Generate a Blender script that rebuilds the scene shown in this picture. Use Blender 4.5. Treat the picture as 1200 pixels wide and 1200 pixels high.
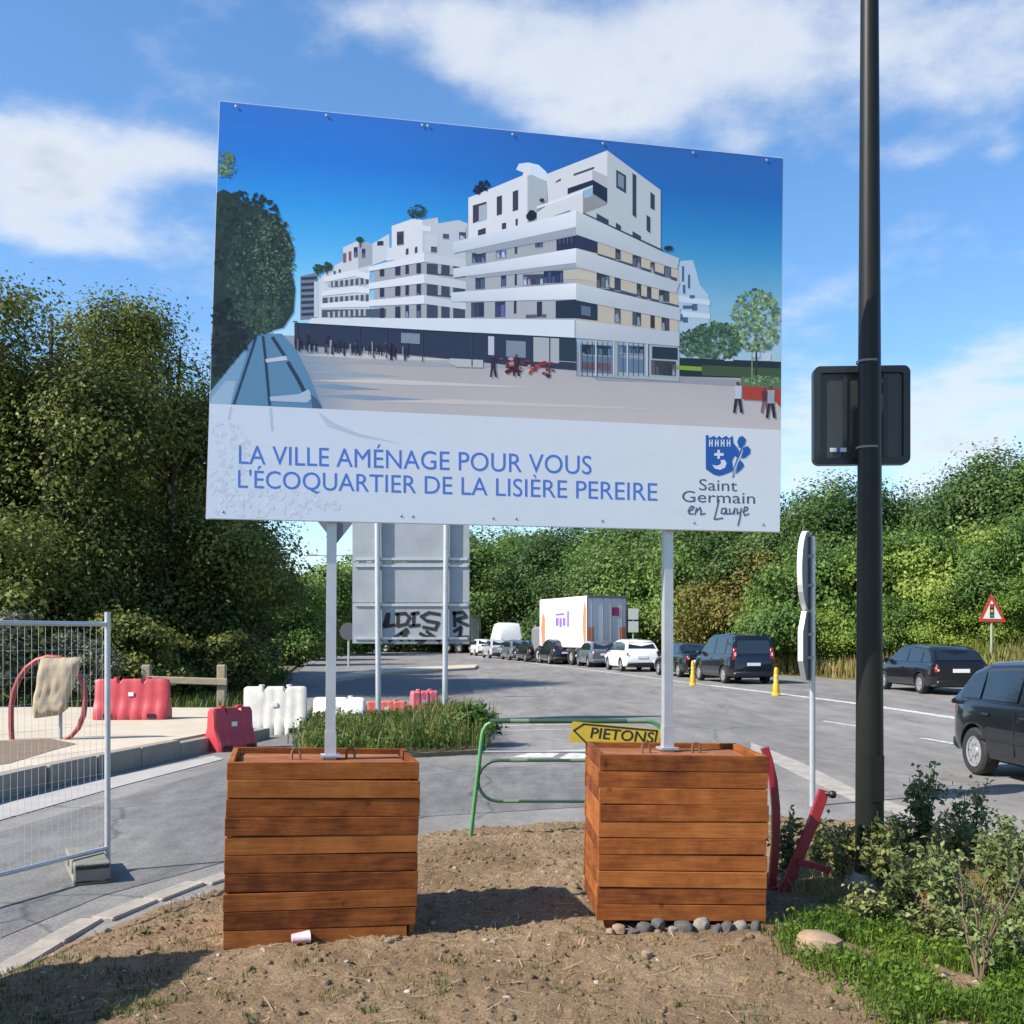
import bpy, bmesh, math, random
import numpy as np
from mathutils import Vector, Matrix, noise as mnoise

# ------------------------------------------------------------------ scene, camera, light
for o in list(bpy.data.objects): bpy.data.objects.remove(o)
SC = bpy.context.scene
COL = SC.collection
RAD = math.radians
EYE, HZ, F = 1.75, 745.0, 1230.0            # eye height (m), horizon row and focal length (px of the 1200 px photo)

cam = bpy.data.cameras.new('camera'); camo = bpy.data.objects.new('camera', cam); COL.objects.link(camo)
camo.location = (0, 0, EYE); camo.rotation_euler = (RAD(90), 0, 0)
cam.sensor_width = 36; cam.lens = F/1200*36; cam.shift_y = (HZ-600)/1200
cam.clip_start = 0.05; cam.clip_end = 3000
SC.camera = camo

SUN_EL, SHADOW_AZ = RAD(41), RAD(24)         # shadows fall to the right and a little away
tosun = Vector((-math.cos(SHADOW_AZ)*math.cos(SUN_EL), -math.sin(SHADOW_AZ)*math.cos(SUN_EL), math.sin(SUN_EL)))
sun = bpy.data.lights.new('sun', 'SUN'); sun.energy = 5.0; sun.angle = RAD(0.53); sun.color = (1, .93, .82)
suno = bpy.data.objects.new('sun', sun); COL.objects.link(suno)
suno.rotation_euler = (-tosun).to_track_quat('-Z', 'Y').to_euler(); suno.location = tosun*60

W = bpy.data.worlds.new('World'); SC.world = W; W.use_nodes = True
def build_world():
    nt = W.node_tree; nt.nodes.clear(); N = nt.nodes.new; L = nt.links.new
    def val(x):
        n = N('ShaderNodeValue'); n.outputs[0].default_value = x; return n.outputs[0]
    def M(op, a, b=None, c=None, clamp=False):
        n = N('ShaderNodeMath'); n.operation = op; n.use_clamp = clamp
        for i, v in enumerate((a, b, c)):
            if v is None: continue
            if isinstance(v, (int, float)): n.inputs[i].default_value = v
            else: L(v, n.inputs[i])
        return n.outputs[0]
    out = N('ShaderNodeOutputWorld'); bg = N('ShaderNodeBackground'); bg.inputs[1].default_value = 0.115
    sky = N('ShaderNodeTexSky'); sky.sky_type = 'NISHITA'; sky.sun_disc = False
    sky.sun_elevation = SUN_EL; sky.sun_rotation = math.atan2(tosun.x, tosun.y)
    sky.altitude = 80; sky.air_density = 1.0; sky.dust_density = .35; sky.ozone_density = 3.0
    tc = N('ShaderNodeTexCoord'); sp = N('ShaderNodeSeparateXYZ'); L(tc.outputs['Generated'], sp.inputs[0])
    x, y, z = sp.outputs
    az = M('ARCTAN2', x, y); el = M('ARCSINE', z)
    zz = M('ADD', M('MAXIMUM', z, 0.0), 0.22)
    cb = N('ShaderNodeCombineXYZ'); L(M('DIVIDE', x, zz), cb.inputs[0]); L(M('DIVIDE', y, zz), cb.inputs[1]); cb.inputs[2].default_value = 3.7
    n1 = N('ShaderNodeTexNoise'); n1.inputs['Scale'].default_value = 2.9; n1.inputs['Detail'].default_value = 9; n1.inputs['Roughness'].default_value = .56
    L(cb.outputs[0], n1.inputs['Vector'])
    n2 = N('ShaderNodeTexNoise'); n2.inputs['Scale'].default_value = 9; n2.inputs['Detail'].default_value = 9; n2.inputs['Roughness'].default_value = .6; L(cb.outputs[0], n2.inputs['Vector'])
    # cloud banks seen in the photograph, as directions (azimuth, elevation, half widths, weight)
    def dirpx(px, py):
        v = Vector(((px-600)/F, 1, (HZ-py)/F)).normalized(); return math.atan2(v.x, v.y), math.asin(v.z)
    tot = None
    for px, py, wx, wy, w in ((30, 165, 90, 50, .30), (140, 185, 130, 42, .32), (225, 178, 70, 34, .2), (50, 222, 110, 28, .22), (50, 276, 85, 24, .26), (440, 15, 60, 28, .16),
                              (560, 25, 130, 44, .2), (590, 85, 110, 36, .22), (715, 132, 100, 42, .36), (670, 60, 120, 40, .1), (860, 30, 150, 70, .28), (1060, 75, 190, 80, .33), (1160, 120, 80, 48, .16),
                              (870, 165, 36, 26, .2), (1045, 182, 80, 22, .2), (1176, 178, 28, 16, .2), (945, 475, 70, 66, .26), (1150, 452, 105, 50, .38), (1100, 520, 150, 56, .28), (1075, 578, 46, 30, .32), (1190, 560, 60, 40, .15),
                              (-200, 130, 150, 90, .25), (1480, 320, 200, 120, .25), (1400, 60, 160, 80, .25)):
        a0, e0 = dirpx(px, py); a1, _ = dirpx(px+wx, py); _, e1 = dirpx(px, py-wy)
        da = M('DIVIDE', M('SUBTRACT', az, a0), a1-a0); de = M('DIVIDE', M('SUBTRACT', el, e0), e1-e0)
        s = M('ADD', M('MULTIPLY', da, da), M('MULTIPLY', de, de))
        g = M('MULTIPLY', M('EXPONENT', M('MULTIPLY', s, -1.0)), w)
        tot = g if tot is None else M('ADD', tot, g)
    d = M('ADD', M('ADD', M('MULTIPLY_ADD', M('SUBTRACT', n1.outputs[0], .5), 1.15, .46), M('MULTIPLY', M('SUBTRACT', n2.outputs[0], .5), .42)), tot)
    mr = N('ShaderNodeMapRange'); mr.interpolation_type = 'SMOOTHSTEP'
    L(d, mr.inputs[0]); mr.inputs[1].default_value = .50; mr.inputs[2].default_value = .98; mr.inputs[3].default_value = 0; mr.inputs[4].default_value = .9
    # thicker cloud is greyer underneath
    mg = N('ShaderNodeMapRange'); L(d, mg.inputs[0]); mg.inputs[1].default_value = .8; mg.inputs[2].default_value = 1.15
    cm = N('ShaderNodeMix'); cm.data_type = 'RGBA'; L(M('MULTIPLY', mg.outputs[0], M('MULTIPLY', n2.outputs[0], 1.5), clamp=True), cm.inputs[0])
    cm.inputs[6].default_value = (4.8, 5.0, 5.25, 1); cm.inputs[7].default_value = (3.1, 3.55, 4.1, 1)
    hs = N('ShaderNodeHueSaturation'); hs.inputs['Saturation'].default_value = 1.17; hs.inputs['Value'].default_value = 1.2; L(sky.outputs[0], hs.inputs['Color'])
    mx = N('ShaderNodeMix'); mx.data_type = 'RGBA'; L(mr.outputs[0], mx.inputs[0]); L(hs.outputs[0], mx.inputs[6]); L(cm.outputs[2], mx.inputs[7])
    L(mx.outputs[2], bg.inputs[0]); L(bg.outputs[0], out.inputs[0])
build_world()
vs = SC.view_settings; vs.view_transform = 'Standard'; vs.look = 'None'; vs.exposure = 0.72; vs.gamma = 1; vs.use_curve_mapping = False
SC.render.engine = 'CYCLES'
SC.cycles.max_bounces = 6; SC.cycles.diffuse_bounces = 3; SC.cycles.glossy_bounces = 3; SC.cycles.transmission_bounces = 3; SC.cycles.transparent_max_bounces = 4

# ------------------------------------------------------------------ helpers
def gp(px, py, z=0.0):
    """point on the level z seen at a pixel of the photograph"""
    d = (EYE-z)*F/(py-HZ); return Vector(((px-600)/F*d, d, z))
def at(px, py, d): return Vector(((px-600)/F*d, d, EYE+(HZ-py)/F*d))
def lin(c): return tuple((v/255/12.92 if v <= 10 else ((v/255+.055)/1.055)**2.4) for v in c)
def rng(seed): return np.random.default_rng(seed)

class MB:
    def __init__(s): s.v = []; s.f = []; s.m = []; s.mi = 0
    def add(s, vs, fs):
        b = len(s.v); s.v += [tuple(p) for p in vs]
        for f in fs: s.f.append(tuple(i+b for i in f)); s.m.append(s.mi)
        return s
    def box(s, c, d, rot=None):
        x, y, z = (v/2 for v in d); c = Vector(c)
        P = [Vector(p) for p in ((-x,-y,-z),(x,-y,-z),(x,y,-z),(-x,y,-z),(-x,-y,z),(x,-y,z),(x,y,z),(-x,y,z))]
        if rot is not None: P = [rot @ p for p in P]
        return s.add([p+c for p in P], [(0,3,2,1),(4,5,6,7),(0,1,5,4),(1,2,6,5),(2,3,7,6),(3,0,4,7)])
    def bevbox(s, c, d, b=.01, rot=None):
        """box with chamfered edges"""
        hx, hy, hz = (v/2 for v in d); c = Vector(c); bm = bmesh.new(); bmesh.ops.create_cube(bm, size=1)
        for v in bm.verts: v.co = Vector((v.co.x*2*hx, v.co.y*2*hy, v.co.z*2*hz))
        bmesh.ops.bevel(bm, geom=list(bm.edges), offset=b, segments=1, affect='EDGES')
        bm.verts.index_update(); P = [v.co.copy() for v in bm.verts]; Fs = [[v.index for v in f.verts] for f in bm.faces]; bm.free()
        if rot is not None: P = [rot @ p for p in P]
        return s.add([p+c for p in P], Fs)
    def prism(s, pts, z0, z1):
        n = len(pts); a = sum(pts[i][0]*pts[(i+1) % n][1]-pts[(i+1) % n][0]*pts[i][1] for i in range(n))
        if a < 0: pts = pts[::-1]
        f = lambda z, p: (p[0], p[1], z if len(p) < 3 else z)
        return s.add([f(z0, p) for p in pts]+[f(z1, p) for p in pts], [tuple(range(n))[::-1], tuple(range(n, 2*n))]+[(i, (i+1) % n, n+(i+1) % n, n+i) for i in range(n)])
    def slab(s, pts, vec):
        """planar outline thickened along vec"""
        n = len(pts); vec = Vector(vec); P = [Vector(p) for p in pts]
        nrm = Vector((0, 0, 0))
        for i in range(n): nrm += (P[i]-P[0]).cross(P[(i+1) % n]-P[0])
        if nrm.dot(vec) < 0: P = P[::-1]
        return s.add(P+[p+vec for p in P], [tuple(range(n))[::-1], tuple(range(n, 2*n))]+[(i, (i+1) % n, n+(i+1) % n, n+i) for i in range(n)])
    def tube(s, path, r, n=8, cap=True, closed=False):
        P = [Vector(p) for p in path]; m = len(P); R = r if isinstance(r, (list, tuple)) else [r]*m
        T = [((P[(i+1) % m]-P[i-1]) if closed or 0 < i < m-1 else (P[1]-P[0] if i == 0 else P[-1]-P[-2])).normalized() for i in range(m)]
        u = T[0].orthogonal().normalized(); b = len(s.v); vs = []
        for i in range(m):
            u = (u-T[i]*u.dot(T[i])).normalized(); w = T[i].cross(u)
            for k in range(n):
                a = 2*math.pi*k/n; vs.append(P[i]+(u*math.cos(a)+w*math.sin(a))*R[i])
        fs = [(i*n+k, i*n+(k+1) % n, (i+1)*n+(k+1) % n, (i+1)*n+k) for i in range(m-1) for k in range(n)]
        if closed: fs += [((m-1)*n+k, (m-1)*n+(k+1) % n, (k+1) % n, k) for k in range(n)]
        elif cap: fs += [tuple(range(n))[::-1], tuple(range((m-1)*n, m*n))]
        return s.add(vs, fs)
    def lathe(s, prof, n=24, axis='z', c=(0,0,0), cap=True):
        vs = []; c = Vector(c)
        for r, h in prof:
            for k in range(n):
                a = 2*math.pi*k/n; p = (r*math.cos(a), r*math.sin(a), h)
                if axis == 'y': p = (p[0], p[2], p[1])
                vs.append(c+Vector(p))
        m = len(prof); fs = [(i*n+k, i*n+(k+1) % n, (i+1)*n+(k+1) % n, (i+1)*n+k) for i in range(m-1) for k in range(n)]
        if axis == 'y': fs = [f[::-1] for f in fs]
        if cap: fs += [tuple(range(n))[::-1], tuple(range((m-1)*n, m*n))] if axis != 'y' else [tuple(range(n)), tuple(range((m-1)*n, m*n))[::-1]]
        return s.add(vs, fs)
    def build(s, name, mats, parent=None, smooth=None, loc=None):
        me = bpy.data.meshes.new(name); me.from_pydata(s.v, [], s.f)
        mats = mats if isinstance(mats, (list, tuple)) else [mats]
        for m in mats: me.materials.append(m)
        if len(mats) > 1: me.polygons.foreach_set('material_index', s.m)
        me.validate(); me.update()
        if smooth is not None:
            me.polygons.foreach_set('use_smooth', [True]*len(me.polygons)); me.set_sharp_from_angle(angle=RAD(smooth))
        return link(name, me, parent, loc)
def link(name, data, parent=None, loc=None):
    o = bpy.data.objects.new(name, data); COL.objects.link(o)
    if parent is not None: o.parent = parent
    if loc is not None: o.location = loc
    return o
def tag(o, label=None, cat=None, group=None, kind=None):
    for k, v in (('label', label), ('category', cat), ('group', group), ('kind', kind)):
        if v: o[k] = v
    return o
def thing(name, label, cat, loc=(0,0,0), rz=0, group=None):
    o = bpy.data.objects.new(name, None); COL.objects.link(o); o.location = loc; o.rotation_euler = (0, 0, rz); o.empty_display_size = .1
    return tag(o, label, cat, group)
def struct(o): o['kind'] = 'structure'; return o
def copy_tree(o, parent=None):
    c = o.copy(); COL.objects.link(c)
    if parent is not None: c.parent = parent
    for ch in KIDS.get(o.name, list(o.children)): copy_tree(ch, c)
    return c
KIDS = {}
def fast_mesh(name, V, Q, mats, cols=None):
    """numpy vertices and equal-sized faces"""
    me = bpy.data.meshes.new(name); V = np.asarray(V, np.float32); Q = np.asarray(Q, np.int32); k = Q.shape[1]
    me.vertices.add(len(V)); me.vertices.foreach_set('co', V.ravel()); me.loops.add(Q.size); me.loops.foreach_set('vertex_index', Q.ravel())
    me.polygons.add(len(Q)); me.polygons.foreach_set('loop_start', np.arange(0, Q.size, k, dtype=np.int32))
    me.polygons.foreach_set('loop_total', np.full(len(Q), k, np.int32))
    for m in (mats if isinstance(mats, (list, tuple)) else [mats]): me.materials.append(m)
    me.update(calc_edges=True); return me

# ------------------------------------------------------------------ materials
def mat(name, col, rough=.6, metal=0, var=0, scale=8, bump=0, bscale=40, col2=None, coat=0, spec=.5, stretch=(1,1,1), detail=6, coord='Object', dist=.01, contrast=1):
    m = bpy.data.materials.new(name); m.use_nodes = True; nt = m.node_tree; p = nt.nodes['Principled BSDF']
    c = tuple(col)+(1,)
    p.inputs['Base Color'].default_value = c; p.inputs['Roughness'].default_value = rough; p.inputs['Metallic'].default_value = metal
    p.inputs['Coat Weight'].default_value = coat; p.inputs['Coat Roughness'].default_value = .03; p.inputs['Specular IOR Level'].default_value = spec
    if var or bump or col2:
        tc = nt.nodes.new('ShaderNodeTexCoord'); mp = nt.nodes.new('ShaderNodeMapping'); mp.inputs['Scale'].default_value = stretch
        nt.links.new(tc.outputs[coord], mp.inputs[0])
    if var or col2:
        nz = nt.nodes.new('ShaderNodeTexNoise'); nz.inputs['Scale'].default_value = scale; nz.inputs['Detail'].default_value = detail; nz.inputs['Roughness'].default_value = .65
        nt.links.new(mp.outputs[0], nz.inputs['Vector'])
        mr = nt.nodes.new('ShaderNodeMapRange'); mr.inputs[1].default_value = .5-.25/contrast; mr.inputs[2].default_value = .5+.25/contrast; nt.links.new(nz.outputs[0], mr.inputs[0])
        mx = nt.nodes.new('ShaderNodeMix'); mx.data_type = 'RGBA'; nt.links.new(mr.outputs[0], mx.inputs[0])
        mx.inputs[6].default_value = tuple(v*(1-var) for v in col)+(1,); mx.inputs[7].default_value = (tuple(col2) if col2 else tuple(min(1, v*(1+var)) for v in col))+(1,)
        nt.links.new(mx.outputs[2], p.inputs['Base Color'])
    if bump:
        nb = nt.nodes.new('ShaderNodeTexNoise'); nb.inputs['Scale'].default_value = bscale; nb.inputs['Detail'].default_value = 8; nt.links.new(mp.outputs[0], nb.inputs['Vector'])
        bp = nt.nodes.new('ShaderNodeBump'); bp.inputs['Strength'].default_value = bump; bp.inputs['Distance'].default_value = dist
        nt.links.new(nb.outputs[0], bp.inputs['Height']); nt.links.new(bp.outputs[0], p.inputs['Normal'])
    return m
def leaf_mat(name, c1, c2, c3, rough=.5, trans=.25, big=.6):
    """leaves: three greens mixed per leaf and by a slow noise through the crown"""
    m = bpy.data.materials.new(name); m.use_nodes = True; nt = m.node_tree; p = nt.nodes['Principled BSDF']; N = nt.nodes.new; L = nt.links.new
    g = N('ShaderNodeNewGeometry'); tc = N('ShaderNodeTexCoord'); nz = N('ShaderNodeTexNoise'); nz.inputs['Scale'].default_value = big; nz.inputs['Detail'].default_value = 3; L(tc.outputs['Object'], nz.inputs['Vector'])
    oi = N('ShaderNodeObjectInfo')
    a = N('ShaderNodeMath'); a.operation = 'MULTIPLY_ADD'; a.inputs[1].default_value = .45; L(g.outputs['Random Per Island'], a.inputs[0])
    b = N('ShaderNodeMath'); b.operation = 'MULTIPLY_ADD'; b.inputs[1].default_value = 1.3; b.inputs[2].default_value = -.45; L(nz.outputs[0], b.inputs[0]); L(b.outputs[0], a.inputs[2])
    e = N('ShaderNodeMath'); e.operation = 'MULTIPLY_ADD'; e.inputs[1].default_value = .3; L(oi.outputs['Random'], e.inputs[0]); L(a.outputs[0], e.inputs[2])
    r = N('ShaderNodeValToRGB'); L(e.outputs[0], r.inputs[0]); cr = r.color_ramp
    cr.elements[0].position = .1; cr.elements[0].color = tuple(c1)+(1,); cr.elements[1].position = .95; cr.elements[1].color = tuple(c3)+(1,)
    k = cr.elements.new(.5); k.color = tuple(c2)+(1,)
    L(r.outputs[0], p.inputs['Base Color']); p.inputs['Roughness'].default_value = rough; p.inputs['Specular IOR Level'].default_value = .2
    t = N('ShaderNodeBsdfTranslucent'); L(r.outputs[0], t.inputs[0]); ms = N('ShaderNodeMixShader'); ms.inputs[0].default_value = trans
    L(p.outputs[0], ms.inputs[1]); L(t.outputs[0], ms.inputs[2]); L(ms.outputs[0], nt.nodes['Material Output'].inputs[0])
    return m
def wood_mat(name, c1, c2, c3):
    """stained plank: grain along x, per-plank tone, knots"""
    m = bpy.data.materials.new(name); m.use_nodes = True; nt = m.node_tree; p = nt.nodes['Principled BSDF']; N = nt.nodes.new; L = nt.links.new
    tc = N('ShaderNodeTexCoord'); oi = N('ShaderNodeObjectInfo')
    off = N('ShaderNodeVectorMath'); off.operation = 'SCALE'; off.inputs[0].default_value = (37, 17, 29); L(oi.outputs['Random'], off.inputs['Scale'])
    ad = N('ShaderNodeVectorMath'); L(tc.outputs['Object'], ad.inputs[0]); L(off.outputs[0], ad.inputs[1])
    mp = N('ShaderNodeMapping'); mp.inputs['Scale'].default_value = (2.2, 22, 30); L(ad.outputs[0], mp.inputs[0])
    nz = N('ShaderNodeTexNoise'); nz.inputs['Scale'].default_value = 1.6; nz.inputs['Detail'].default_value = 8; nz.inputs['Distortion'].default_value = 1.2; L(mp.outputs[0], nz.inputs['Vector'])
    n2 = N('ShaderNodeTexNoise'); n2.inputs['Scale'].default_value = 5; n2.inputs['Detail'].default_value = 7; n2.inputs['Roughness'].default_value = .65; L(ad.outputs[0], n2.inputs['Vector'])
    a = N('ShaderNodeMath'); a.operation = 'MULTIPLY_ADD'; a.inputs[1].default_value = .55; L(nz.outputs[0], a.inputs[0])
    b = N('ShaderNodeMath'); b.operation = 'MULTIPLY_ADD'; b.inputs[1].default_value = .95; L(n2.outputs[0], b.inputs[0])
    c = N('ShaderNodeMath'); c.operation = 'MULTIPLY_ADD'; c.inputs[1].default_value = .36; c.inputs[2].default_value = -.43; L(oi.outputs['Random'], c.inputs[0])
    L(c.outputs[0], b.inputs[2]); L(b.outputs[0], a.inputs[2])
    r = N('ShaderNodeValToRGB'); L(a.outputs[0], r.inputs[0]); cr = r.color_ramp
    cr.elements[0].position = .22; cr.elements[0].color = tuple(c1)+(1,); cr.elements[1].position = .78; cr.elements[1].color = tuple(c3)+(1,)
    k = cr.elements.new(.5); k.color = tuple(c2)+(1,)
    vo = N('ShaderNodeTexVoronoi'); vo.inputs['Scale'].default_value = 4.5; L(ad.outputs[0], vo.inputs['Vector'])
    kr = N('ShaderNodeMapRange'); kr.inputs[1].default_value = .03; kr.inputs[2].default_value = .1; kr.inputs[3].default_value = .45; kr.inputs[4].default_value = 1; L(vo.outputs['Distance'], kr.inputs[0])
    mu = N('ShaderNodeMix'); mu.data_type = 'RGBA'; mu.blend_type = 'MULTIPLY'; mu.inputs[0].default_value = 1; L(r.outputs[0], mu.inputs[6]); L(kr.outputs[0], mu.inputs[7])
    L(mu.outputs[2], p.inputs['Base Color']); p.inputs['Roughness'].default_value = .75; p.inputs['Specular IOR Level'].default_value = .15
    bp = N('ShaderNodeBump'); bp.inputs['Strength'].default_value = .35; bp.inputs['Distance'].default_value = .004; L(nz.outputs[0], bp.inputs['Height']); L(bp.outputs[0], p.inputs['Normal'])
    return m

MT = {}
MT['galv'] = mat('galvanised steel', (.50, .52, .54), .42, .55, var=.12, scale=6, bump=.05, bscale=60)
MT['grey_metal'] = mat('grey painted metal', (.33, .36, .39), .5, .2, var=.1, scale=4)
MT['alu'] = mat('dull aluminium sheet', (.30, .325, .35), .6, .1, var=.16, scale=2)
MT['black'] = mat('black plastic', (.012, .013, .015), .45)
MT['rubber'] = mat('tyre rubber', (.018, .018, .019), .8, var=.2, scale=12)
MT['glass'] = mat('car glass', (.012, .018, .024), .04, spec=.9)
MT['silver'] = mat('wheel alloy', (.55, .56, .57), .3, .7)
MT['tail'] = mat('red lamp lens', (.42, .012, .015), .15, coat=.6)
MT['tail_white'] = mat('clear lamp lens', (.7, .62, .6), .15, coat=.6)
MT['plate'] = mat('number plate', (.75, .76, .78), .4)
MT['white_paint'] = mat('white vehicle paint', (.78, .79, .80), .3, coat=.4)
MT['asphalt'] = None
# ------------------------------------------------------------------ ground, road, pavement, dirt
def asphalt_mat(name='worn asphalt', c1=(.16, .152, .143), c2=(.25, .235, .215), sc=1.0):
    m = bpy.data.materials.new(name); m.use_nodes = True; nt = m.node_tree; p = nt.nodes['Principled BSDF']; N = nt.nodes.new; L = nt.links.new
    tc = N('ShaderNodeTexCoord')
    def nz(scale, detail, st=(1,1,1)):
        mp = N('ShaderNodeMapping'); mp.inputs['Scale'].default_value = st; L(tc.outputs['Object'], mp.inputs[0])
        n = N('ShaderNodeTexNoise'); n.inputs['Scale'].default_value = scale; n.inputs['Detail'].default_value = detail; n.inputs['Roughness'].default_value = .6; L(mp.outputs[0], n.inputs['Vector']); return n.outputs[0]
    big = nz(.16*sc, 4, (1.6, .5, 1)); fine = nz(45, 8); mid = nz(1.3*sc, 8, (1.5, .4, 1))
    r = N('ShaderNodeValToRGB'); cr = r.color_ramp; cr.elements[0].position = .3; cr.elements[0].color = c1+(1,); cr.elements[1].position = .7; cr.elements[1].color = c2+(1,); L(big, r.inputs[0])
    def mul(c, f, lo, hi):
        mr = N('ShaderNodeMapRange'); mr.inputs[1].default_value = .25; mr.inputs[2].default_value = .75; mr.inputs[3].default_value = lo; mr.inputs[4].default_value = hi; L(f, mr.inputs[0])
        x = N('ShaderNodeMix'); x.data_type = 'RGBA'; x.blend_type = 'MULTIPLY'; x.inputs[0].default_value = 1; L(c, x.inputs[6]); L(mr.outputs[0], x.inputs[7]); return x.outputs[2]
    c = mul(mul(mul(r.outputs[0], mid, .68, 1.26), fine, .58, 1.45), nz(5, 9), .86, 1.12)
    # cracks and seams
    vo = N('ShaderNodeTexVoronoi'); vo.feature = 'DISTANCE_TO_EDGE'; vo.inputs['Scale'].default_value = .22
    ad = N('ShaderNodeVectorMath'); sc = N('ShaderNodeVectorMath'); sc.operation = 'SCALE'; sc.inputs['Scale'].default_value = .7
    n3 = N('ShaderNodeTexNoise'); n3.inputs['Scale'].default_value = .8; n3.inputs['Detail'].default_value = 5; L(tc.outputs['Object'], n3.inputs['Vector']); L(n3.outputs['Color'], sc.inputs[0])
    L(tc.outputs['Object'], ad.inputs[0]); L(sc.outputs[0], ad.inputs[1]); L(ad.outputs[0], vo.inputs['Vector'])
    mr = N('ShaderNodeMapRange'); mr.inputs[1].default_value = .001; mr.inputs[2].default_value = .006; mr.inputs[3].default_value = .62; mr.inputs[4].default_value = 1; L(vo.outputs['Distance'], mr.inputs[0])
    x = N('ShaderNodeMix'); x.data_type = 'RGBA'; x.blend_type = 'MULTIPLY'; x.inputs[0].default_value = 1; L(c, x.inputs[6]); L(mr.outputs[0], x.inputs[7])
    L(x.outputs[2], p.inputs['Base Color']); p.inputs['Roughness'].default_value = .85; p.inputs['Specular IOR Level'].default_value = .3
    bp = N('ShaderNodeBump'); bp.inputs['Strength'].default_value = .3; bp.inputs['Distance'].default_value = .006; L(fine, bp.inputs['Height']); L(bp.outputs[0], p.inputs['Normal'])
    return m
MT['asphalt'] = asphalt_mat()
MT['road_paint'] = mat('worn road paint', (.5, .49, .46), .8, var=.5, scale=9, detail=12, contrast=1.6)
MT['concrete'] = mat('pale concrete', (.32, .29, .25), .85, var=.35, scale=5, bump=.25, bscale=50)
MT['kerb'] = mat('kerb concrete', (.27, .235, .19), .85, var=.16, scale=5, bump=.25, bscale=40)
MT['sand'] = mat('pale sanded pavement', (.47, .405, .31), .9, var=.14, scale=1.5, bump=.2, bscale=60)
MT['verge'] = mat('verge earth and grass', (.075, .085, .028), .95, var=.35, scale=.8, col2=(.15, .12, .06))
MT['bank'] = mat('dry grass bank', (.12, .12, .035), .95, var=.3, scale=.6, col2=(.2, .17, .06))
MT['patch'] = mat('asphalt with painted shade', (.14, .132, .125), .85, var=.2, scale=3, bump=.3, bscale=60)  # darker asphalt colour with the tree shade painted in
ground = MB().add([(-900, -300, -.06), (900, -300, -.06), (900, 1600, -.06), (-900, 1600, -.06)], [(0, 1, 2, 3)]).build('ground', MT['verge']); struct(ground)
ROAD_R = [(19, -40), (18.6, 0), (18, 14), (17, 25), (16, 33), (13.4, 41), (11.6, 50), (9.9, 60), (6.8, 80), (1.5, 105), (-9, 150), (-22, 200)]
ROAD_L = [(-40, 205), (-26, 140), (-18, 96), (-12.5, 64), (-9.6, 46), (-6.6, 30), (-5.4, 22), (-4.9, 17.5)] + [tuple(gp(*p)[:2]) for p in ((245, 880), (130, 905), (0, 935), (-300, 1010))] + [(-9.5, 5.0), (-10, -40)]
def flat(name, pts, z, m, parent=None):
    b = MB().add([(p[0], p[1], z) for p in pts], [tuple(range(len(pts)))]); o = b.build(name, m, parent)
    if o.data.polygons[0].normal.z < 0: o.data.flip_normals()
    return o
road = flat('road', ROAD_R+ROAD_L, 0, MT['asphalt']); struct(road)
def strip(pts, w):
    L_, R_ = [], []
    for i, p in enumerate(pts):
        a = Vector(pts[max(0, i-1)]); b = Vector(pts[min(len(pts)-1, i+1)]); t = (b-a).normalized(); n = Vector((-t.y, t.x)); p = Vector(p)
        L_.append(p+n*w/2); R_.append(p-n*w/2)
    return L_+R_[::-1]
def mark(pts, w=.14, z=.004, m=None): return flat('road_marking', strip(pts, w), z, m or MT['road_paint'], road)
P2 = lambda *a: [tuple(gp(x, y)[:2]) for x, y in a]
mark(P2((1330, 876), (1123, 842), (1000, 824), (913, 813), (830, 803)), .28)
mark(P2((830, 803), (760, 794), (690, 785), (620, 776.5), (560, 770)), .16)
mark(P2((1010, 852), (965, 845)), .12); mark(P2((1190, 884), (1080, 865)), .12)
mark(P2((575, 851), (690, 848)), .10); mark(P2((570, 857), (690, 854)), .08)
for q in (((597, 888), (627, 881), (660, 880), (648, 888)), ((655, 889), (668, 882), (690, 884), (690, 891)), ((640, 880), (690, 878.5), (690, 881), (646, 882))):
    flat('road_marking', P2(*q), .004, MT['road_paint'], road)
flat('concrete_strip', P2((880, 870), (940, 894), (1010, 929), (1100, 959), (1230, 986), (1230, 994), (1100, 968), (1003, 941), (935, 909), (880, 880)), .004, MT['concrete'], road)
flat('lane_and_shade_patch', P2((400, 792), (545, 790), (556, 812), (520, 820), (380, 820)), .004, MT['patch'], road)  # shade of the left trees on the far road, painted as a darker sheet
flat('lane_and_shade_patch', P2((0, 975), (140, 935), (262, 900), (500, 897), (700, 900), (700, 945), (500, 957), (265, 1010), (120, 1050), (0, 1100)), .004, asphalt_mat('greyer road lane', (.122, .119, .115), (.185, .178, .168), 2.5), road)
flat('gutter', P2((-60, 958), (130, 912), (250, 886), (262, 890), (140, 922), (0, 962), (-60, 985)), .008, mat('gutter concrete', (.36, .34, .32), .85, var=.15, scale=3), road)

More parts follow.
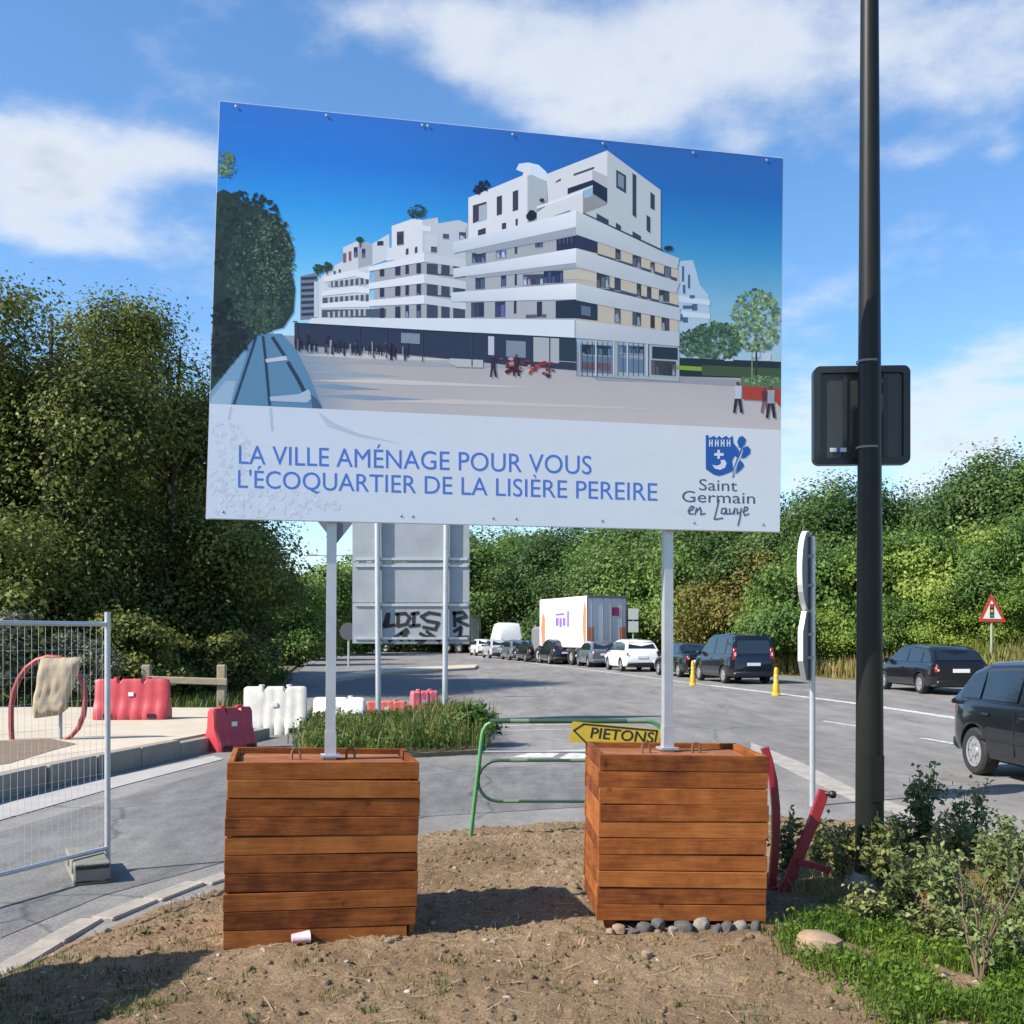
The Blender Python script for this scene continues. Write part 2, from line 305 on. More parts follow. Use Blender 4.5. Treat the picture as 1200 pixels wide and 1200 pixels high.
# pavement on the left: raised slab with single kerb stones
kl0 = P2((-400, 1046), (-150, 978), (0, 935), (130, 905), (245, 880), (285, 871)); kl = [(float(np.interp(y, [p[1] for p in kl0], [p[0] for p in kl0])), float(y)) for y in np.linspace(kl0[0][1], kl0[-1][1], 60)]
for _ in range(25): kl = [kl[0]]+[((kl[i-1][0]+kl[i+1][0])/2, kl[i][1]) for i in range(1, len(kl)-1)]+[kl[-1]]
pav = MB().prism([(p[0]-.16, p[1]+.02) for p in kl]+[(-4.95, 17.6), (-6.1, 22), (-16, 22.5), (-22, 12), (-14, 6)], -.02, .243).build('pavement', MT['sand']); struct(pav)
def along(pts, step):
    out = []; rest = 0
    for a, b in zip(pts, pts[1:]):
        a, b = Vector(a), Vector(b); L_ = (b-a).length; s = rest
        while s < L_: out.append((a+(b-a)*s/L_, (b-a).normalized())); s += step
        rest = s-L_
    return out
for c, t in along(kl, 1.0):
    r = Matrix.Rotation(math.atan2(t.y, t.x), 3, 'Z'); c = c+t*.5
    h = .25*(1-.35*max(0, min(1, (c.y-14.5)/2)))
    MB().bevbox((0, 0, 0), (.99, .2, h+.05), .012).build('kerb_stone', MT['kerb'], pav, loc=(c.x-t.y*.06, c.y+t.x*.06, h/2-.02)).rotation_euler = (0, 0, math.atan2(t.y, t.x))
flat('dirt_patch', [gp(*p, .243)[:2] for p in ((-60, 905), (10, 895), (60, 880), (90, 872), (60, 866), (0, 868), (-60, 872))], .2475, mat('pavement dirt', (.17, .12, .08), .95, var=.3, scale=6), pav)
tag(flat('verge', [(-30, 22.6), (-6.0, 22.2), (-7.2, 32), (-10, 46), (-13, 64), (-19, 98), (-45, 150), (-80, 60)], .02, MT['verge']), kind='structure')
# small far island across the side road
isl = MB().prism(P2((386, 795), (448, 786), (560, 781), (556, 785), (452, 791), (390, 800)), -.02, .12).build('traffic_island', MT['sand']); struct(isl)

# right-hand embankment rising behind the far lane
def embankment():
    ys = np.concatenate([np.linspace(-10, 60, 36), np.linspace(64, 230, 40)]); xs = np.array([0, .5, 1.2, 2.5, 4, 6, 8.5, 11.5, 15, 20, 30, 60]); zs = np.array([-.03, .05, .15, .5, 1.0, 1.7, 2.4, 2.9, 3.2, 3.5, 3.8, 4.0])
    rx = np.interp(ys, [p[1] for p in ROAD_R], [p[0] for p in ROAD_R]); V = []
    for y, r in zip(ys, rx):
        k = float(np.interp(y, [0, 25, 45, 70, 120, 230], [1, 1, .8, .5, .4, .3]))
        for x, z in zip(xs, zs): V.append((r+.02+x, y, z*k+.12*mnoise.noise((x*.5, y*.3, 1))*min(1, x)))
    n = len(xs); Q = [(i*n+j, i*n+j+1, (i+1)*n+j+1, (i+1)*n+j) for i in range(len(ys)-1) for j in range(n-1)]
    me = fast_mesh('embankment', V, Q, MT['bank']); me.polygons.foreach_set('use_smooth', [True]*len(Q))
    return struct(link('embankment', me))
embankment()
def bank_z(x, y):
    r = float(np.interp(y, [p[1] for p in ROAD_R], [p[0] for p in ROAD_R])); k = float(np.interp(y, [0, 25, 45, 70, 120, 230], [1, 1, .8, .5, .4, .3]))
    return k*float(np.interp(x-r, [0, .5, 1.2, 2.5, 4, 6, 8.5, 11.5, 15, 20, 30, 60], [0, .05, .15, .5, 1.0, 1.7, 2.4, 2.9, 3.2, 3.5, 3.8, 4.0]))

# dirt corner the crates stand on
DIRT = [tuple(gp(*p, .02)[:2]) for p in ((0, 1140), (75, 1106), (127, 1085), (184, 1062), (255, 1041), (370, 1005), (490, 979), (560, 972), (680, 965), (800, 959), (900, 957), (1000, 965), (1100, 975), (1200, 986), (1330, 1012))] + [(5.2, 5.5), (5.4, -3), (-3.6, -3), (-3.3, 3.2)]
def poly_sd(P, poly):
    """signed distance, positive inside"""
    P = np.asarray(P); d = np.full(len(P), 1e9); ins = np.zeros(len(P), bool); n = len(poly)
    for i in range(n):
        a = np.array(poly[i]); b = np.array(poly[(i+1) % n]); ab = b-a; t = np.clip(((P-a)@ab)/(ab@ab), 0, 1)
        d = np.minimum(d, np.linalg.norm(P-(a+t[:, None]*ab), axis=1))
        c = (a[1] > P[:, 1]) != (b[1] > P[:, 1]); xi = (b[0]-a[0])*(P[:, 1]-a[1])/((b[1]-a[1]) or 1e-9)+a[0]; ins ^= c & (P[:, 0] < xi)
    return np.where(ins, d, -d)
def dirt_noise(x, y):
    v = (x, y, .3)
    z = .035*mnoise.noise((x*.8, y*.8, 2)) + .016*mnoise.noise((x*2.7, y*2.7, 5))
    if y > 3.2: z += .013*abs(mnoise.noise((x*6, y*6, 1))) + .012*mnoise.noise((x*11, y*11, 4)) + .013*mnoise.noise((x*21, y*21, 9)) + .008*mnoise.noise((x*39, y*39, 6))
    return z
def dirt_mat():
    m = bpy.data.materials.new('dry brown soil'); m.use_nodes = True; nt = m.node_tree; p = nt.nodes['Principled BSDF']; N = nt.nodes.new; L = nt.links.new
    tc = N('ShaderNodeTexCoord')
    def nz(s, d): n = N('ShaderNodeTexNoise'); n.inputs['Scale'].default_value = s; n.inputs['Detail'].default_value = d; n.inputs['Roughness'].default_value = .7; L(tc.outputs['Object'], n.inputs['Vector']); return n.outputs[0]
    a, b, c = nz(1.1, 5), nz(9, 8), nz(70, 6)
    r = N('ShaderNodeValToRGB'); cr = r.color_ramp; cr.elements[0].position = .3; cr.elements[0].color = (.15, .098, .056, 1); cr.elements[1].position = .72; cr.elements[1].color = (.37, .265, .165, 1); k = cr.elements.new(.52); k.color = (.25, .172, .102, 1)
    ma = N('ShaderNodeMath'); ma.operation = 'MULTIPLY_ADD'; ma.inputs[1].default_value = .75; L(a, ma.inputs[0]); mb = N('ShaderNodeMath'); mb.operation = 'MULTIPLY'; mb.inputs[1].default_value = .32; L(b, mb.inputs[0]); L(mb.outputs[0], ma.inputs[2]); L(ma.outputs[0], r.inputs[0])
    mr = N('ShaderNodeMapRange'); mr.inputs[1].default_value = .3; mr.inputs[2].default_value = .7; mr.inputs[3].default_value = .5; mr.inputs[4].default_value = 1.4; L(c, mr.inputs[0])
    x = N('ShaderNodeMix'); x.data_type = 'RGBA'; x.blend_type = 'MULTIPLY'; x.inputs[0].default_value = 1; L(r.outputs[0], x.inputs[6]); L(mr.outputs[0], x.inputs[7])
    L(x.outputs[2], p.inputs['Base Color']); p.inputs['Roughness'].default_value = .95; p.inputs['Specular IOR Level'].default_value = .15
    bp = N('ShaderNodeBump'); bp.inputs['Strength'].default_value = 1.0; bp.inputs['Distance'].default_value = .02; L(c, bp.inputs['Height']); L(bp.outputs[0], p.inputs['Normal'])
    return m
MT['dirt'] = dirt_mat()
def dirt_height(P):
    P = np.asarray(P); sd = poly_sd(P, DIRT); wob = np.array([.05*mnoise.noise((x*3, y*3, 7)) for x, y in P])
    e = np.clip((sd+wob)/.45, -1, 1); base = np.where(e > 0, .005+.095*np.sin(np.clip(e, 0, 1)*math.pi/2), .005+.12*e)
    return base + np.array([dirt_noise(x, y) for x, y in P])*np.clip(e+.15, 0, 1)
def make_dirt():
    def grid(x0, x1, y0, y1, s):
        xs = np.arange(x0, x1+s*.5, s); ys = np.arange(y0, y1+s*.5, s); X, Y = np.meshgrid(xs, ys); P = np.stack([X.ravel(), Y.ravel()], 1); return xs, ys, P
    V = []; Q = []
    for box in ((-4.2, 5.8, 3.4, 10.6, .02),):
        xs, ys, P = grid(*box); Z = dirt_height(P); n = len(xs)
        idx = np.arange(len(P)).reshape(len(ys), n); q = np.stack([idx[:-1, :-1], idx[:-1, 1:], idx[1:, 1:], idx[1:, :-1]], -1).reshape(-1, 4)
        keep = (Z[q] > -.03).any(1); q = q[keep]; V = np.column_stack([P, Z])
        me = fast_mesh('dirt_ground', V, q, MT['dirt']); bm = bmesh.new(); bm.from_mesh(me); bmesh.ops.delete(bm, geom=[v for v in bm.verts if not v.link_faces], context='VERTS'); bm.to_mesh(me); bm.free()
        me.polygons.foreach_set('use_smooth', [True]*len(me.polygons)); o = struct(link('dirt_ground', me))
    back = flat('dirt_ground', [(5.4, 3.42), (5.4, -3), (-3.6, -3), (-3.2, 3.42)], .085, MT['dirt'], o)
    return o
dirt = make_dirt()
def gz(x, y): return float(dirt_height([(x, y)])[0])
MT['edging'] = mat('dusty edging', (.33, .29, .24), .9, var=.25, scale=7, bump=.4, bscale=30)
# flush concrete edging along the left rim of the dirt
for c, t in along([tuple(gp(*p)[:2]) for p in ((-60, 1180), (0, 1143), (75, 1098), (127, 1076), (184, 1054), (250, 1033))], .5):
    c = c+t*.25
    MB().bevbox((0, 0, 0), (.49, .16, .1), .01).build('edging_block', MT['edging'], road, loc=(c.x, c.y, -.028)).rotation_euler = (0, RAD(random.Random(c.x).uniform(-1, 1)), math.atan2(t.y, t.x))
# ------------------------------------------------------------------ billboard
BN = Vector((.1945, -.981, 0)).normalized()       # towards the viewer
def bp_(px, py, off=0.0):
    """point of the board's plane at a photo pixel, off metres in front of it"""
    a = (px-600)/F; d = 6.184/(1-.198*a); return Vector((a*d, d, EYE+(HZ-py)/F*d)) + BN*off
board = thing('billboard', 'large printed billboard with white apartment blocks standing on two steel posts', 'billboard', (0, 6.25, 1.0))
BL_ = board.location.copy()
def bchild(mb, name, m, parent=board, smooth=None):
    mb.v = [tuple(Vector(p)-BL_) for p in mb.v]; o = mb.build(name, m, board, smooth)
    if parent is not board: o.parent = parent
    return o
TL, TR, BR, BLc = (257, 118), (918, 185), (914, 624), (241, 608)
def lerp2(a, b, t): return (a[0]+(b[0]-a[0])*t, a[1]+(b[1]-a[1])*t)
MT['panel'] = mat('white board edge', (.7, .71, .72), .4)
panels = []
for t0, t1 in ((0, .6865), (.6877, 1)):
    q = [lerp2(TL, TR, t0), lerp2(TL, TR, t1), lerp2(BLc, BR, t1), lerp2(BLc, BR, t0)]
    panels.append(bchild(MB().slab([bp_(*p) for p in q], -BN*.012), 'panel', MT['panel']))
for t in (.06, .5, .94):                          # rails on the back
    q = [lerp2(lerp2(TL, BLc, t), lerp2(TR, BR, t), .01), lerp2(lerp2(TL, BLc, t), lerp2(TR, BR, t), .99)]
    a, b = bp_(*q[0], -.032), bp_(*q[1], -.032); u = (b-a).normalized(); w = u.cross(BN).normalized()
    bchild(MB().slab([a+w*.03+BN*.018, b+w*.03+BN*.018, b-w*.03+BN*.018, a-w*.03+BN*.018], -BN*.036), 'rail', MT['galv'])
for px0, py0, px1 in ((387.5, 886, 394), (787.5, 878, 790)):
    d0 = 6.184/(1-.198*(px0-600)/F)
    base = Vector(((px0-600)/F*d0, d0, 0)) - BN*.085; base.z = 1.0
    top = bp_(px1-2, 150 if px0 < 500 else 200, -.085)
    u = (top-base).normalized(); xx = Vector((.981, .1945, 0)); h = .028
    mb = MB(); c0 = [base+xx*i*h+BN*j*h for i, j in ((-1, -1), (1, -1), (1, 1), (-1, 1))]; c1 = [p+(top-base) for p in c0]
    mb.add(c0+c1, [(0, 1, 5, 4), (1, 2, 6, 5), (2, 3, 7, 6), (3, 0, 4, 7), (4, 5, 6, 7), (3, 2, 1, 0)])
    po = bchild(mb, 'post', MT['galv'])
    s2 = MB(); s2.box(base+Vector((0, 0, .06)), (.11, .11, .012), Matrix.Rotation(math.atan2(.1945, .981), 3, 'Z')); bchild(s2, 'base_plate', MT['galv'])
    s3 = MB()
    c0 = [base+xx*i*(h+.004)+BN*j*(h+.004) for i, j in ((-1, -1), (1, -1), (1, 1), (-1, 1))]; c1 = [p+(top-base)*.055 for p in c0]
    s3.add(c0+c1, [(0, 1, 5, 4), (1, 2, 6, 5), (2, 3, 7, 6), (3, 0, 4, 7), (4, 5, 6, 7), (3, 2, 1, 0)]); bchild(s3, 'sleeve', MT['galv'])
# printed picture: flat ink shapes, one thin layer above the other
PK = 1.0
class Print:
    def __init__(s): s.v = []; s.f = []; s.c = []; s.n = {}; s.r = random.Random(8)
    def step(s, lay, dab):
        n = s.n.get(lay, 0); s.n[lay] = n+1
        return (n*37) % 97 if dab else min(n, 96)
    def poly(s, lay, col, pts, cols=None, dab=False):
        b = len(s.v); P = [bp_(p[0], p[1], .0006+.0003*lay+3e-6*s.step(lay, dab)) for p in pts]
        n = (P[1]-P[0]).cross(P[2]-P[0]); k = list(range(len(P)))
        s.v += [tuple(p-BL_) for p in P]; idx = [b+i for i in k]; cc = cols or [col]*len(P)
        area = Vector((0, 0, 0))
        for i in range(1, len(P)-1): area += (P[i]-P[0]).cross(P[i+1]-P[0])
        if area.dot(BN) < 0: idx = idx[::-1]; cc = cc[::-1]
        s.f.append(idx); s.c.append([tuple(min(1, v*PK) for v in lin(c)) for c in cc])
    def rect(s, lay, col, x0, y0, x1, y1, sl=0):
        """window-like shape; sl = drop of the right side; dark panes get mullions and reflections"""
        s.poly(lay, col, ((x0, y0), (x1, y0+sl), (x1, y1+sl), (x0, y1)))
        w, h = x1-x0, y1-y0
        if sum(col) < 300 and w > 3.5 and h > 5 and w < 40:
            q = s.r; n = max(1, int(w/4.5)); f = lambda t, v: (x0+w*t, y0+h*v+sl*t)
            for k in range(n):
                a, b = (k+.12)/n, (k+.88)/n; g = q.uniform(.75, 1.7); c = tuple(min(255, v*g+q.uniform(0, 14)) for v in col); v0 = q.uniform(.05, .5)
                s.poly(lay+.35, c, (f(a, v0), f(b, v0-.04), f(b, .95), f(a, .95)))
                if q.random() < .5: s.poly(lay+.7, tuple(min(255, v*1.25+34) for v in c), (f(a, .5), f(a+(b-a)*q.uniform(.3, .8), .42), f(b, .9), f(a, .93)))
            s.line(lay+.8, (168, 172, 178), (f(0, .98), f(1, .98)), .8)
    def line(s, lay, col, pts, w):
        for a, b in zip(pts, pts[1:]):
            dx, dy = b[0]-a[0], b[1]-a[1]; l = math.hypot(dx, dy) or 1; nx, ny = -dy/l*w/2, dx/l*w/2
            s.poly(lay, col, ((a[0]+nx, a[1]+ny), (b[0]+nx, b[1]+ny), (b[0]-nx, b[1]-ny), (a[0]-nx, a[1]-ny)))
    def disc(s, lay, col, x, y, rx, ry=None, n=10, jag=0, R=None):
        ry = ry or rx; s.poly(lay, col, [(x+math.cos(2*math.pi*i/n)*rx*(1+(R.uniform(-jag, jag) if R else 0)), y+math.sin(2*math.pi*i/n)*ry*(1+(R.uniform(-jag, jag) if R else 0))) for i in range(n)])
    def dabs(s, lay, cols, n, R, x, y, rx, ry, size=3, clip=None, kv=.2):
        for _ in range(n):
            r = math.sqrt(R.random()); a = R.random()*6.283; px, py = x+rx*r*math.cos(a), y+ry*r*math.sin(a)
            if clip and not clip(px, py): continue
            c = R.choice(cols); k = R.uniform(1-kv, 1+kv); w = size*R.uniform(.5, 1.3); t = R.random()*3
            s.poly(lay, tuple(min(255, v*k) for v in c), [(px+w*math.cos(t+q*1.57)*(1 if q % 2 else .6), py+w*math.sin(t+q*1.57)*(1 if q % 2 else .6)) for q in range(4)], None, True)
    def build(s, name, m, parent):
        me = bpy.data.meshes.new(name); me.from_pydata(s.v, [], s.f); me.materials.append(m)
        at_ = me.color_attributes.new('ink', 'FLOAT_COLOR', 'CORNER'); at_.data.foreach_set('color', [x for f in s.c for c in f for x in (*c, 1)])
        return link(name, me, parent)
def top_y(x): return 118+(x-257)/(918-257)*(185-118)+.6
def left_x(y): return 257-16*(y-118)/490+.6
def right_x(y): return 918-4*(y-185)/439-.6
def band_y(x): return 473+(x-244)/(915-244)*31
def printed():
    P = Print(); R = random.Random(4)
    # sky
    def sky(x, y):
        t = (y-top_y(x))/(400-top_y(x)); u = (x-245)/675
        st = [(0, (56, 118, 202)), (.22, (46, 126, 212)), (.42, (56, 156, 226)), (.6, (92, 182, 236)), (.78, (146, 208, 242)), (1, (190, 226, 244))]
        for (a, c), (b, d) in zip(st, st[1:]):
            if t <= b or b == 1: k = max(0, min(1, (t-a)/(b-a))); c = [c[i]+(d[i]-c[i])*k for i in range(3)]; break
        dk = 1-.14*u+.04*math.sin(u*6)
        return tuple(v*dk for v in c)
    nx, ny = 22, 16
    for i in range(nx):
        for j in range(ny):
            def pt(i, j):
                v = j/ny; u = i/nx; yl = 118.6+v*300; x = left_x(yl)+(right_x(yl+50)-left_x(yl))*u; return (x, top_y(x)+v*(432-top_y(x)))
            q = [pt(i, j), pt(i+1, j), pt(i+1, j+1), pt(i, j+1)]; P.poly(0, None, q, [sky(*p) for p in q])
    # plaza, with pale and bluish streaks
    xs = [left_x(440), 300, 360, 420, 500, 600, 700, 800, right_x(470)]
    for a, b in zip(xs, xs[1:]):
        def ty(x): return 392+(x-300)*.03 if x < 560 else (400+(x-560)*.11 if x < 800 else 430+(x-800)*.09)
        def c1(x): return (150, 158, 170) if x < 420 else (176, 172, 172)
        def c2(x): return (128, 150, 170) if x < 400 else ((184, 178, 178) if x < 560 else (192, 184, 182))
        P.poly(1, None, ((a, ty(a)), (b, ty(b)), (b, band_y(b)), (a, band_y(a))), [c1(a), c1(b), c2(b), c2(a)])
    for y0, x0, x1, c in ((416, 352, 560, (200, 196, 196)), (424, 356, 700, (160, 166, 172)), (436, 362, 470, (150, 166, 178)), (446, 362, 640, (206, 198, 194)), (452, 366, 450, (120, 150, 172)), (464, 372, 520, (132, 152, 174)), (470, 420, 800, (202, 192, 188))):
        P.poly(2, c, ((x0, y0), (x0+(x1-x0)*.3, y0-2), (x1, y0+3+(x1-x0)*.02), (x0+(x1-x0)*.4, y0+5)))
    P.poly(2, (150, 150, 158), ((690, 440), (800, 442), (915, 447), (915, 456), (800, 449), (700, 446)))
    # water steps at the left
    P.poly(3, (92, 134, 166), ((296, 391), (330, 391), (346, 408), (362, 440), (378, 479), (left_x(473), 473), (left_x(455), 456)))
    P.poly(4, (120, 158, 186), ((281, 413), (290, 413), (271, 474), (left_x(474)+1, 473), (left_x(458)+1, 458)))
    P.poly(4, (150, 178, 198), ((265, 446), (276, 447), (270, 474), (246, 473), (248, 466)))
    P.line(5, (42, 62, 82), ((300, 395), (292, 420), (274, 474)), 2.6); P.line(5, (42, 62, 82), ((308, 394), (311, 420), (316, 475)), 3); P.line(5, (44, 62, 82), ((319, 395), (334, 418)), 4); P.line(5, (44, 62, 82), ((337, 424), (350, 446), (359, 464)), 4.5)
    P.poly(5, (196, 196, 206), ((311, 421), (335, 417), (337, 422), (312, 425))); P.poly(5, (168, 186, 202), ((316, 465), (350, 462), (362, 456), (366, 466), (360, 472), (317, 470))); P.poly(5, (70, 96, 118), ((364, 462), (370, 466), (378, 479), (366, 478)))
    # far blocks
    def wall(pts, c, lay=3): P.poly(lay, c, pts)
    D = (52, 60, 82); D2 = (70, 76, 92); WL = (230, 229, 230); SH = (184, 189, 194); BE = (190, 180, 164)
    wall(((352, 324), (372, 319), (373, 373), (352, 375)), (120, 130, 144))
    for y in range(325, 372, 7): P.rect(4, (54, 64, 82), 353, y, 371, y+3.4, -1)
    P.rect(4, (200, 206, 214), 368, 330, 373, 372)
    wall(((402, 290), (420, 282), (436, 286), (456, 274), (457, 303), (434, 312), (434, 373), (371, 373), (372, 330), (386, 315), (402, 306)), (214, 216, 220))
    wall(((420, 283), (436, 286), (436, 310), (420, 314)), (170, 176, 184), 4)
    for x0, y0, x1, y1, c in ((402, 297, 405.5, 308, (150, 92, 96)), (408.5, 295, 411.5, 306, (150, 92, 96)), (414.5, 290, 419, 302, D), (424, 292, 428, 303, D), (442, 283, 449, 288, D), (391, 318, 393, 322, D), (397, 316, 399, 320, D)): P.rect(5, c, x0, y0, x1, y1, -.6)
    for (x0, ya, x1, yb, h) in ((388, 330, 432, 325, 8), (378, 349, 432, 345, 8), (377, 363, 452, 362, 10)): P.poly(4, (84, 92, 108), ((x0, ya), (x1, yb), (x1, yb+h), (x0, ya+h-1)))
    for x in range(384, 430, 6):
        for y in (326, 345, 362): P.rect(5, (188, 188, 190), x, y+(430-x)*.08, x+2.6, y+8+(430-x)*.05)
    P.poly(6, (232, 234, 236), ((379, 325), (415, 316), (433, 321), (433, 328), (415, 324), (379, 331))); P.poly(6, (232, 234, 236), ((377, 342), (416, 335), (433, 338), (433, 344), (416, 343), (377, 347))); P.poly(6, (232, 234, 236), ((376, 356), (416, 352), (433, 354), (433, 360), (416, 360), (376, 361)))
    # middle block
    wall(((459, 265), (485, 256), (495, 258), (495, 300), (453, 306), (454, 292), (459, 290)), WL, 4)
    wall(((495, 258), (513, 255), (514, 262), (537, 258), (548, 262), (548, 306), (495, 300)), (198, 202, 208), 4); wall(((488, 263), (505, 266), (505, 272), (488, 269)), (226, 230, 234), 5); wall(((498, 274), (513, 276), (513, 296), (498, 296)), (206, 208, 212), 5)
    for x0, y0, x1, y1 in ((465, 272, 473, 288), (475.5, 292, 478.5, 299), (486, 290, 489, 297), (519, 274, 526, 280), (505, 289, 512, 296), (538, 272, 546, 281)): P.rect(6, D2, x0, y0, x1, y1, -1 if x0 < 495 else .5)
    wall(((438, 312), (497, 303), (548, 308), (548, 374), (438, 374)), (172, 174, 178), 3)
    for y0, y1 in ((308, 321), (332, 346), (356, 373)):
        for x0, x1 in ((445, 450), (463, 469), (475, 479), (488, 493)): P.rect(5, D, x0, y0+(497-x0)*.1, x1, y1+(497-x0)*.06, -.5)
        P.poly(5, (66, 76, 94), ((500, y0+1), (545, y0+4), (545, y1+4 if y1 < 370 else y1), (500, y1)))
        P.rect(6, (176, 178, 180), 513, y0+2, 517, y1); P.rect(6, (176, 178, 180), 527, y0+3, 531, y1+1)
    for a, b, c, d in ((313, 296, 307, 318), (332, 321, 332, 339), (352, 346, 356, 359)):
        P.poly(6, (234, 235, 238), ((432, a), (497, b), (497, c), (432, d))); P.poly(6, (204, 208, 214), ((497, b), (546, b+9), (546, c+7), (497, c)))
    # main block
    wall(((545, 268), (675, 250), (675, 377), (545, 377)), (176, 177, 180), 5)
    wall(((675, 262), (795, 303), (795, 392), (675, 377)), BE, 5)
    wall(((604.7, 199), (608, 192), (619, 190.6), (631, 193.4), (640, 201.5), (645, 214), (624, 207)), (216, 228, 240), 5)
    wall(((548.7, 232), (612, 206), (616, 195), (623, 195), (623, 206), (618, 206), (618, 266), (548.7, 283)), WL, 6)
    wall(((618, 206), (623, 205), (641, 213), (642, 240), (628, 250), (618, 262)), (178, 184, 188), 6)
    wall(((641, 204), (711.5, 176.5), (711.5, 240), (683, 251), (629, 268), (629, 242), (641, 236)), (224, 222, 222), 6)
    wall(((711.5, 176.5), (774, 223), (774, 300), (683, 253), (683, 224), (694, 220), (711.5, 226)), (186, 191, 194), 6)
    wall(((694, 199), (711.5, 207), (711.5, 222), (694, 212)), (182, 184, 188), 7); wall(((629, 242), (683, 223), (683, 226), (629, 245)), (238, 238, 238), 7)
    P.poly(8, (40, 52, 72), ((665, 221), (694.5, 211), (694.5, 217), (665, 228))); P.poly(8, (36, 46, 66), ((694.5, 211), (711.5, 221), (711.5, 238), (694.5, 227))); P.poly(8, (150, 186, 204), ((684, 224), (694.5, 219), (694.5, 230), (684, 233)))
    P.poly(8, (80, 84, 96), ((672, 204), (696, 195.5), (696, 198), (672, 206.5))); P.poly(8, (96, 100, 110), ((651, 213), (657, 209), (657, 212), (651, 214.5))); P.poly(8, (150, 154, 172), ((644, 255), (668, 246), (668, 249), (645, 258)))
    for q in (((722, 199), (733.5, 206), (733.5, 227), (722, 220)), ((741, 203), (745.5, 206), (745.5, 256), (741, 252)), ((762, 225), (767, 229), (767, 247), (762, 244)), ((757.5, 252), (762, 255), (762, 274), (757.5, 270)), ((699, 250), (713, 258), (713, 265), (699, 259)), ((721.5, 261), (727.5, 265), (727.5, 272), (721.5, 268)), ((741, 271), (751, 277), (751, 284), (741, 278)), ((760, 285), (768, 289), (768, 293), (760, 289)), ((683, 249), (777, 293), (777, 297), (683, 252))): P.poly(8, (54, 66, 80), q)
    P.poly(9, (120, 138, 150), ((724, 203), (731, 207), (731, 222), (724, 218)))
    for q in (((582, 231), (588, 229), (588, 251), (582, 253)), ((600.7, 225), (607, 222.5), (607, 246), (600.7, 248)), ((588, 262), (593, 261), (593, 269), (588, 270.5)), ((604, 257), (606.5, 256.4), (606.5, 264), (604, 265)), ((560, 270), (569, 267), (569, 275), (560, 278)), ((554, 241), (570, 236.5), (570, 240), (561, 242), (561, 259), (554, 262))): P.poly(8, (70, 66, 84), q)
    P.poly(8, (178, 184, 194), ((561, 242), (570, 239), (570, 257), (561, 260)))
    P.disc(9, (34, 42, 48), 622.7, 253, 6.5, 6, jag=.2, R=R); P.dabs(9, [(30, 40, 62), (44, 56, 72)], 26, R, 567, 218, 6, 6, 3); P.dabs(9, [(30, 40, 62)], 18, R, 560, 223, 5, 4, 3); P.disc(9, (52, 60, 66), 635, 235, 3, 2.5); P.disc(9, (40, 46, 56), 783, 291, 5, 3, jag=.2, R=R)
    # windows of the three open floors
    for x0, y0, x1, y1, c in ((553, 297, 569, 309, D), (581, 291, 593, 303, D2), (603, 288, 606, 298, D2), (627, 285, 636, 291, D), (557, 325, 568, 340, D), (587, 321, 593, 337, D), (603, 320, 605.5, 335, D), (613, 322, 637, 335, D2), (637, 318, 660, 333, (44, 52, 78)), (552, 355, 567, 373, D), (580, 354, 592, 373, (54, 60, 92)), (602, 353, 605, 368, D), (629, 354, 635, 373, D), (616, 369, 640, 373, (96, 96, 108))): P.rect(7, c, x0, y0, x1, y1, -.8)
    P.poly(7, (46, 54, 80), ((652, 281), (680, 275), (700, 283), (700, 297), (676, 291), (652, 294))); P.poly(7, (42, 52, 72), ((651, 353), (675, 351), (700, 356), (700, 376), (675, 373), (651, 373))); P.poly(8, (96, 110, 130), ((681, 358), (692, 360), (692, 371), (681, 369))); P.poly(7, (196, 188, 172), ((660, 318), (676, 316), (700, 322), (700, 331), (676, 327), (660, 328)))
    for x0, y0, x1, y1 in ((721, 290, 727, 305), (741, 299, 751, 314), (762, 307, 767, 320), (778, 312, 786, 326), (699, 319, 714, 338), (720, 325, 727, 341), (746, 331, 751, 348), (758, 336, 763, 351), (772, 340, 784, 354), (720, 358, 727, 379), (741, 362, 751, 382), (762, 367, 767, 385), (775, 371, 784, 388)): P.rect(7, (54, 58, 68), x0, y0, x1, y1, .8)
    P.poly(7, (70, 76, 90), ((700, 297), (793, 326), (793, 331), (700, 301))); P.poly(7, (70, 76, 90), ((700, 333), (795, 358), (795, 362), (700, 338)))
    for y0, y1, x in ((297, 283, 0), (325, 312, 0), (353, 350, 0)):
        for k in range(28): u = 548+k*4.5; P.line(8, (150, 154, 160), ((u, y0+(y1-y0)*(k/28)*.9-11), (u, y0+(y1-y0)*(k/28)*.9)), .35)
    for q in (((531, 284), (675, 247), (675, 266), (531, 297)), ((531, 315), (675, 291), (675, 308), (531, 325.5)), ((528.5, 343), (675, 332), (675, 351), (528.5, 354)), ((365, 373), (520, 373), (675, 375), (675, 396), (520, 388), (361, 379))): P.poly(9, None, q, [(214, 219, 228), (240, 241, 243), (226, 229, 234), (202, 208, 218)] if len(q) == 4 else [(222, 226, 233)]*len(q))
    P.poly(8, (164, 170, 180), ((545, 293), (675, 264), (675, 276), (560, 298))); P.poly(8, (164, 170, 180), ((545, 323), (675, 306), (675, 314), (560, 326)))
    for q in (((675, 247), (780, 297), (796, 303), (793, 316), (675, 275)), ((675, 291), (796, 331), (792, 344), (675, 313)), ((675, 332), (797, 361), (797, 376), (675, 352)), ((673, 375), (796, 390), (796, 406), (673, 396))): P.poly(9, None, q, [(200, 205, 209)]+[(178, 186, 194)]*(len(q)-2)+[(188, 194, 199)])
    # ground floor
    P.poly(4, (50, 58, 80), ((345, 378), (520, 386), (675, 394), (675, 434), (600, 428), (520, 420), (400, 408), (345, 404)))
